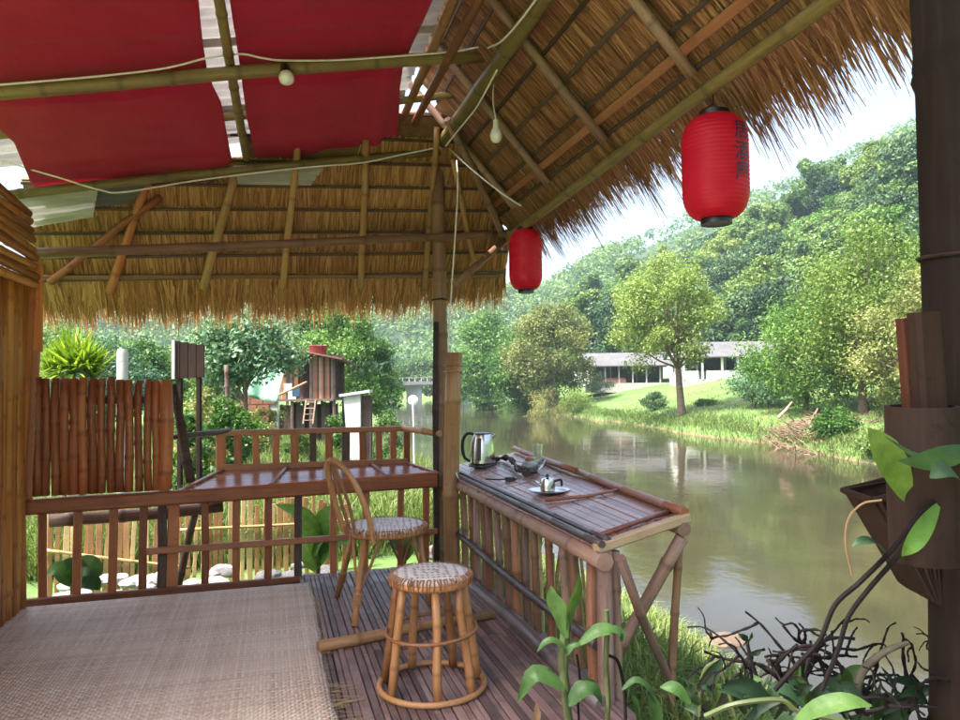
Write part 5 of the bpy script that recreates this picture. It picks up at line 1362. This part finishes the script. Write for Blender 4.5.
for i in range(nb):
    f = .42+.58*i/nb if i > 5 else .07*i
    p = x0+hx*(Ls*f+.06)
    slat('wall_board', Vector((p.x, p.y, fl)), Vector((p.x, p.y, ev+.1+random.uniform(-.1,.05))), .16, .03, (M['darkwood'], M['greybam'], M['wood'])[i % 3], t, upv=(0, 1, 0))
for i in range(12):
    p = x0+hx*(Ls*i/12+.1)+hy*2.2
    slat('wall_board', Vector((p.x, p.y, fl)), Vector((p.x, p.y, ev+.2)), .29, .03, M['darkwood'], t, upv=(0, 1, 0))
for i in range(14):
    p = x0+hx*(Ls*(i+.5)/14)+hy*.9
    slat('under_board', Vector((p.x, p.y, gz(p.x, p.y)-.1)), Vector((p.x, p.y, fl+random.uniform(-.25,-.06))), .2, .03, M['darkwood'] if i % 3 else M['nearboard'], t, upv=(0, 1, 0))
e1 = x0-hx*.35-hy*.6; e2 = x0+hx*(Ls+.5)-hy*.6
V = [e1+Vector((0,0,ev+.62)), e2+Vector((0,0,ev-.12)), e2+hy*3.4+Vector((0,0,ev-.3)), e1+hy*3.4+Vector((0,0,ev+.45))]
MB().add(V+[v+Vector((0,0,.07)) for v in V], [(3,2,1,0),(4,5,6,7),(0,1,5,4),(1,2,6,5),(2,3,7,6),(3,0,4,7)]).build('roof', M['rust'], t)
p = od(318, 350, dp+1.5); MB().lathe([(.34, -.5), (.42, .1), (.46, .18), (.38, .2), (.004, .16)], p, 16).build('roof_tub', m_simple('red_tub', (.20,.025,.025), .6, .3, 4), t, smooth=True)
for q in (-.55, .45): slat('tub_stand', Vector((p.x+q, p.y, ev+.2)), Vector((p.x+q*.8, p.y, p.z-.3)), .1, .1, M['palewood'], t, upv=(0,1,0))
MB().beam(od(318, 356, dp+.7), od(341, 360, dp+.7), .5, .05).build('roof_sheet', M['roofgrey'], t)
la, lb_ = od(303, 424, dp-1), od(306, 400, dp-.4)
for q in (0, .42): slat('ladder_rail', la+hx*q, lb_+hx*q, .06, .05, M['greybam'], t, upv=(0,1,0))
for f in (.15, .4, .65, .9): slat('ladder_rung', la.lerp(lb_, f), la.lerp(lb_, f)+hx*.42, .05, .04, M['greybam'], t)
for (px, py, c) in ((288, 388, 'white'), (296, 392, 'blueglass'), (292, 396, 'white')):
    p = od(px, py, dp-.1); MB().beam(p-Vector((0,0,.2)), p+Vector((0,0,.2)), .34, .06, hy).build('hung_laundry', M[c], t)
tag(cane('long_bamboo_pole', od(258, 404, dp-2), od(307, 382, dp-2), .05, M['tan']), 'long pale bamboo pole leaning against the shack', 'pole')
# tarp and brick wall
def m_net():
    m, t, p, out = mat_new('green_tarp'); n = noise(t, 4, (1, 1, .3), 5, .7)
    c = ramp(t, n.outputs[0], [(.3, (.06,.17,.11)), (.7, (.16,.32,.22))]); t.links.new(c, p.inputs['Base Color']); set_in(p, Roughness=.6); bump(t, p, n.outputs[0], .5, .1); return m
T4 = [od(246, 360, 22.4), od(287, 362, 22.4), od(278, 402, 21.6), od(240, 392, 21.6)]
V = []; F = []
for j in range(13):
    for i in range(17):
        u, v = i/16, j/12; p = T4[0].lerp(T4[1], u).lerp(T4[3].lerp(T4[2], u), v)
        V.append(p+hy*(.06*math.sin(9*u+3*v)+.05*math.sin(17*u))-Vector((0,0,.08*math.sin(math.pi*u)*v)))
for j in range(12):
    for i in range(16): a = j*17+i; F.append((a, a+1, a+18, a+17))
o = MB().add(V, F).build('green_tarp', m_net(), smooth=True); o.modifiers.new('thick', 'SOLIDIFY').thickness = .01
tag(o, 'faded green tarp hanging as a screen beside the shack', 'tarp')
def m_brickwall(): return m_simple('red_brick', (.18,.08,.05), .9, .35, 9)
M['brick'] = m_brickwall()
a0, a1 = gpos(226, 23), gpos(278, 23)
t = thing('brick_wall', a0, 'low rough brick wall under the green tarp', 'wall')
zt0 = od(250, 389, 23).z; nb_ = 0
Lw = (a1-a0).length; bw, bh = .40, .19
me0 = MB().box((0,0,0), (bw-.02, .18, bh-.015)).build('brick', M['brick'], t, mw=Matrix.Translation((0,0,-50)), local=True); bme = me0.data; bpy.data.objects.remove(me0)
rotb = Matrix((hx, hy, Vector((0,0,1)))).transposed().to_4x4()
zb0 = min(a0.z, a1.z)-.05
for r_ in range(int((zt0-zb0)/bh)+1):
    for c_ in range(int(Lw/bw)):
        p = a0+hx*(bw*(c_+.5*(r_ % 2))+random.uniform(-.004,.004)); p.z = zb0+bh*(r_+.5)
        mw = rotb.copy(); mw.translation = p+hy*random.uniform(-.012,.012); link(bpy.data.objects.new('brick', bme), t, mw)
MB().beam(Vector((a0.x, a0.y, (zb0+zt0)/2))+hy*.02, Vector((a1.x, a1.y, (zb0+zt0)/2))+hy*.02, .14, zt0-zb0-.05).build('mortar_core', M['concrete'], t)
# brown board on posts
dq = 10.5; q0 = od(188, 380, dq)
t = thing('brown_board', Vector((q0.x, q0.y, gz(q0.x, q0.y))), 'dark brown board panel standing behind the partition', 'board')
for i in range(4):
    px = 176+8.2*i; slat('plank', od(px, 379-.6*i, dq), od(px, 341+1.2*i, dq), .113, .025, M['nearboard'], t, upv=hy)
slat('edge_plank', od(173.5, 379, dq-.02), od(173.5, 340, dq-.02), .05, .03, M['concrete'], t, upv=hy)
for px in (180, 199):
    p = od(px, 345, dq+.05); slat('post', Vector((p.x, p.y, gz(p.x, p.y)-.1)), p, .07, .07, M['nearboard'], t, upv=hy)
p = gpos(122.5, 9.5); tp_ = od(122.5, 349, 9.5)
o = MB().tube([p, Vector((p.x, p.y, tp_.z-.05)), Vector((p.x, p.y, tp_.z))], [.075, .072, .06], 12).build('grey_post', M['concrete'], smooth=True); tag(o, 'round grey concrete post standing behind the partition', 'post')
tag(cane('dark_stake', gpos(228, 15), od(226, 365, 15), .05, M['darkwood']), 'thin brown stake right of the brown board', 'stake')
# white pillar with slab top
M['plaster'] = m_simple('weathered_plaster', (.46,.46,.45), .9, .2, 4)
dq = 19; p = gpos(354, dq); zt_ = od(354, 394, dq).z
t = thing('white_pillar', p, 'white tapering pillar with slanted slab top in the yard', 'pillar')
P0 = Vector((p.x, p.y, p.z-.1)); hh = zt_-P0.z
V = []
for z, wl, wr in ((0, .10, .17), (hh, .25, .20)):
    for sx, sy in ((-wl, -.18), (wr, -.18), (wr, .18), (-wl, .18)): V.append(P0+hx*sx+hy*sy+Vector((0,0,z)))
MB().add(V, [(3,2,1,0),(4,5,6,7),(0,1,5,4),(1,2,6,5),(2,3,7,6),(3,0,4,7)]).build('shaft', M['plaster'], t)
MB().beam(P0+hx*.31+hy*.1+Vector((0,0,.2)), P0+hx*.33+hy*.1+Vector((0,0,hh-.05)), .24, .3, hy).build('dark_side', M['darkwood'], t)
MB().beam(od(341, 395.5, dq), od(371, 391, dq), .5, .07).build('slab', M['plaster'], t)
# round dish on a pole
dq = 21; p = gpos(413.5, dq); c = od(413, 400.5, dq)
t = thing('round_sign', p, 'small round white dish on a thin pole near the water', 'sign')
MB().tube([p, Vector((c.x, c.y, c.z-.1))], .022, 8).build('pole', M['white'], t)
mw = zmat(c, c-FWD)
MB().lathe([(.004, .03), (.10, .02), (.14, 0), (.15, -.012), (.14, -.02), (.004, .0)], seg=28).build('disc', M['white'], t, mw=mw, smooth=True, local=True)
# bridge
dq = 172
t = thing('river_bridge', od(410, 395, dq), 'low grey concrete bridge across the river in the distance', 'bridge')
A0, A1 = od(372, 384, dq-4), od(474, 382, dq+10)
MB().beam(A0, A1, 5, .8).build('deck', M['concrete'], t)
MB().beam(A0+Vector((0,0,1.3))-hy*2.3, A1+Vector((0,0,1.3))-hy*2.3, .15, .2).build('parapet_rail', M['concrete'], t)
for f in np.linspace(0, 1, 18): 
    p = A0.lerp(A1, f)-hy*2.3; MB().beam(p+Vector((0,0,.4)), p+Vector((0,0,1.3)), .2, .2, hy).build('rail_post', M['concrete'], t)
for px in (386, 412, 438, 464):
    p = A0.lerp(A1, (px-372)/102.); MB().beam(Vector((p.x, p.y, WZ-.6)), p-Vector((0,0,.3)), 1.2, 3.6, hx).build('pier', M['concrete'], t)

# ------------------------------------------------------------------ just outside the far railing: fence, stones, plants
fo = 1.55
t = thing('picket_fence', fw(200, 590, fo), 'rough fence of pale split bamboo pickets behind the far railing', 'fence')
px = 44
while px < 345:
    tp_ = 512+random.uniform(-5, 5) if px < 175 else 500+random.uniform(-8, 6)
    b = fw(px+random.uniform(-1.5,1.5), 585, fo); b.z = gz(b.x, b.y)-.08
    a = fw(px+random.uniform(-3,3)+(3 if px < 175 else 0), tp_, fo)
    slat('picket', b, a, random.uniform(.03,.052), .016, M['pale'] if random.random() < .22 else M['tan'], t, upv=FWN, jit=.004); px += random.uniform(5.6, 8.8)
cane('level_cane', fw(40, 550, fo-.03), fw(190, 568, fo-.03), .014, M['pale'], t); cane('level_cane', fw(180, 530, fo-.03), fw(350, 520, fo-.03), .014, M['pale'], t)
rg = random.Random(12)
def stone_mesh(seed):
    bm = bmesh.new(); bmesh.ops.create_icosphere(bm, subdivisions=2, radius=1)
    r_ = random.Random(seed); k = [Vector((r_.uniform(-1,1), r_.uniform(-1,1), r_.uniform(-1,1))).normalized() for _ in range(7)]
    for v in bm.verts:
        s = 1.0
        for q in k: s = min(s, .74/max(.2, v.co.dot(q)) if v.co.dot(q) > .5 else s)
        v.co *= s
    me = bpy.data.meshes.new('stone'); bm.to_mesh(me); bm.free(); return me
M['stone'] = m_simple('pale_stone', (.36,.355,.35), .9, .35, 6, bumps=.5)
sm = [stone_mesh(i) for i in range(4)]
for s in sm: s.materials.append(M['stone'])
for i in range(58):
    px = rg.uniform(60, 335) if i < 44 else rg.uniform(335, 440)
    of_ = rg.uniform(.5, 1.42); p = fw(px, 590, of_); s = rg.uniform(.05, .125)
    mw = Matrix.Translation((p.x, p.y, gz(p.x, p.y)+s*.2+.16*sstep(.6, 1.4, of_))) @ Matrix.Rotation(rg.random()*6, 4, 'Z') @ Matrix.Diagonal((s*rg.uniform(1,1.6), s, s*rg.uniform(.4,.7), 1))
    tag(link(bpy.data.objects.new('pale_stone', sm[i % 4]), None, mw), 'flat pale stone on the ground between far railing and picket fence', 'stone', 'pale stones below the far railing')
t = thing('broadleaf_plant', fw(310, 575, .9), 'bright green broad-leaved plant behind the far railing near the chair', 'plant')
def fL(px, py, off): return fw(px, py, off)
for pts, wd, tn in (([(318,560),(312,535),(298,515),(276,505)], .22, .95), ([(320,560),(322,535),(330,515),(345,508)], .22, .9), ([(318,565),(325,550),(338,540),(350,545)], .16, .8), ([(316,570),(310,555),(318,540),(335,532)], .18, 1.0)):
    leaf('leaf', [fL(x, y, .75+.1*random.random()) for x, y in pts], wd, M['leaf_bright'], t, nrm=(random.uniform(-.3,.3), -.6, .8), tint=tn)
MB().tube([Vector((fL(318,590,.8).x, fL(318,590,.8).y, gz(*fL(318,590,.8)[:2]))), fL(318, 562, .8)], .02, 7).build('stem', M['stem'], t)
t = thing('broadleaf_plant', fw(70, 590, .6), 'dark green broad-leaved plant behind the railing at lower left', 'plant')
for pts, wd, tn in (([(72,585),(66,575),(56,570),(46,575)], .16, .6), ([(72,585),(80,570),(92,568),(100,576)], .2, .7), ([(74,585),(76,574),(72,565),(64,560)], .16, .5), ([(74,588),(84,582),(94,584),(99,590)], .14, .4)):
    leaf('leaf', [fL(x, y, .45) for x, y in pts], wd, M['leaf_mid'], t, nrm=(0, -.6, .8), tint=tn)
MB().tube([Vector((fL(73,590,.45).x, fL(73,590,.45).y, gz(*fL(73,590,.45)[:2]))), fL(73, 583, .45)], .02, 7).build('stem', M['stem'], t)
t = thing('broadleaf_plant', fw(405, 560, .6), 'small round-leaved plant behind the railing right of the chair', 'plant')
for pts, wd in (([(405,560),(398,548),(392,545),(386,548)], .12), ([(405,560),(410,546),(416,542),(424,546)], .14), ([(405,560),(404,548),(406,540),(410,536)], .12)):
    leaf('leaf', [fL(x, y, .5) for x, y in pts], wd, M['leaf_mid'], t, nrm=(0, -.5, .9), tint=.8)
MB().tube([Vector((fL(405,570,.5).x, fL(405,570,.5).y, gz(*fL(405,570,.5)[:2]))), fL(405, 558, .5)], .012, 7).build('stem', M['stem'], t)
# spiky plant
dq = 8.0; p = gpos(74, dq)
t = thing('spiky_plant', p, 'bright yellow-green spiky plant rising above the partition', 'plant')
M['spike'] = m_leaf('spike_leaf', [(.15,(.10,.19,.02)), (.5,(.24,.36,.04)), (.85,(.42,.50,.10))], .4, .45, 2)
for (px, py, s) in ((74, 374, 1.0), (54, 378, .85), (94, 378, .85), (72, 366, .95), (62, 368, .8), (86, 368, .8)):
    c = od(px, py, dq+random.uniform(-.15,.15)); V = []; F = []; tn = []
    for i in range(110):
        a = random.random()*6.283; el = random.uniform(-.1, 1.45); L = random.uniform(.36, .56)*s
        d = Vector((math.cos(a)*math.cos(el), math.sin(a)*math.cos(el), math.sin(el)))
        sd_ = d.cross(Vector((0,0,1)));  sd_ = sd_.normalized() if sd_.length > .05 else Vector((1,0,0))
        mid = c+d*L*.55+Vector((0,0,.01)); tip = c+d*L-Vector((0,0,.10*L*math.cos(el))); w_ = .017*s
        b = len(V); V += [c-sd_*w_*.5, c+sd_*w_*.5, mid+sd_*w_, mid-sd_*w_, tip+sd_*.002, tip-sd_*.002]; F += [(b,b+1,b+2,b+3),(b+3,b+2,b+4,b+5)]; q = random.random(); tn += [q, q]
    me = mesh_np('leaf_rosette', [tuple(v-p) for v in V], F, tn); put('leaf_rosette', me, M['spike'], t)
    MB().tube([p+Vector((random.uniform(-.05,.05), 0, -.05)), c-Vector((0,0,.25)), c], [.04,.03,.02], 7).build('stem', M['bark'], t)
# half-sunk rock by the near bank
p = oz(728, 640, WZ); me = stone_mesh(77); me.materials.append(m_simple('wet_tan_rock', (.11,.075,.048), .5, .35, 4, bumps=.4))
tag(link(bpy.data.objects.new('river_rock', me), None, Matrix.Translation((p.x, p.y, WZ-.03)) @ Matrix.Diagonal((.42, .28, .13, 1))), 'tan rock half sunk in the water below the table', 'rock')

# ------------------------------------------------------------------ the air of the valley
def m_haze():
    m = bpy.data.materials.new('haze_air'); m.use_nodes = True; t = m.node_tree; t.nodes.clear()
    v = t.nodes.new('ShaderNodeVolumePrincipled'); v.inputs['Color'].default_value = (.62,.80,1,1); v.inputs['Density'].default_value = HAZE; v.inputs['Anisotropy'].default_value = .2
    o = t.nodes.new('ShaderNodeOutputMaterial'); t.links.new(v.outputs[0], o.inputs['Volume']); return m
HAZE = .0003
ho = MB().box((0, 150, 75), (1900, 1900, 190)).build('haze', m_haze(), mw=Matrix.Identity(4)); tag(ho, 'pale humid air filling the valley', 'haze', kind='stuff')
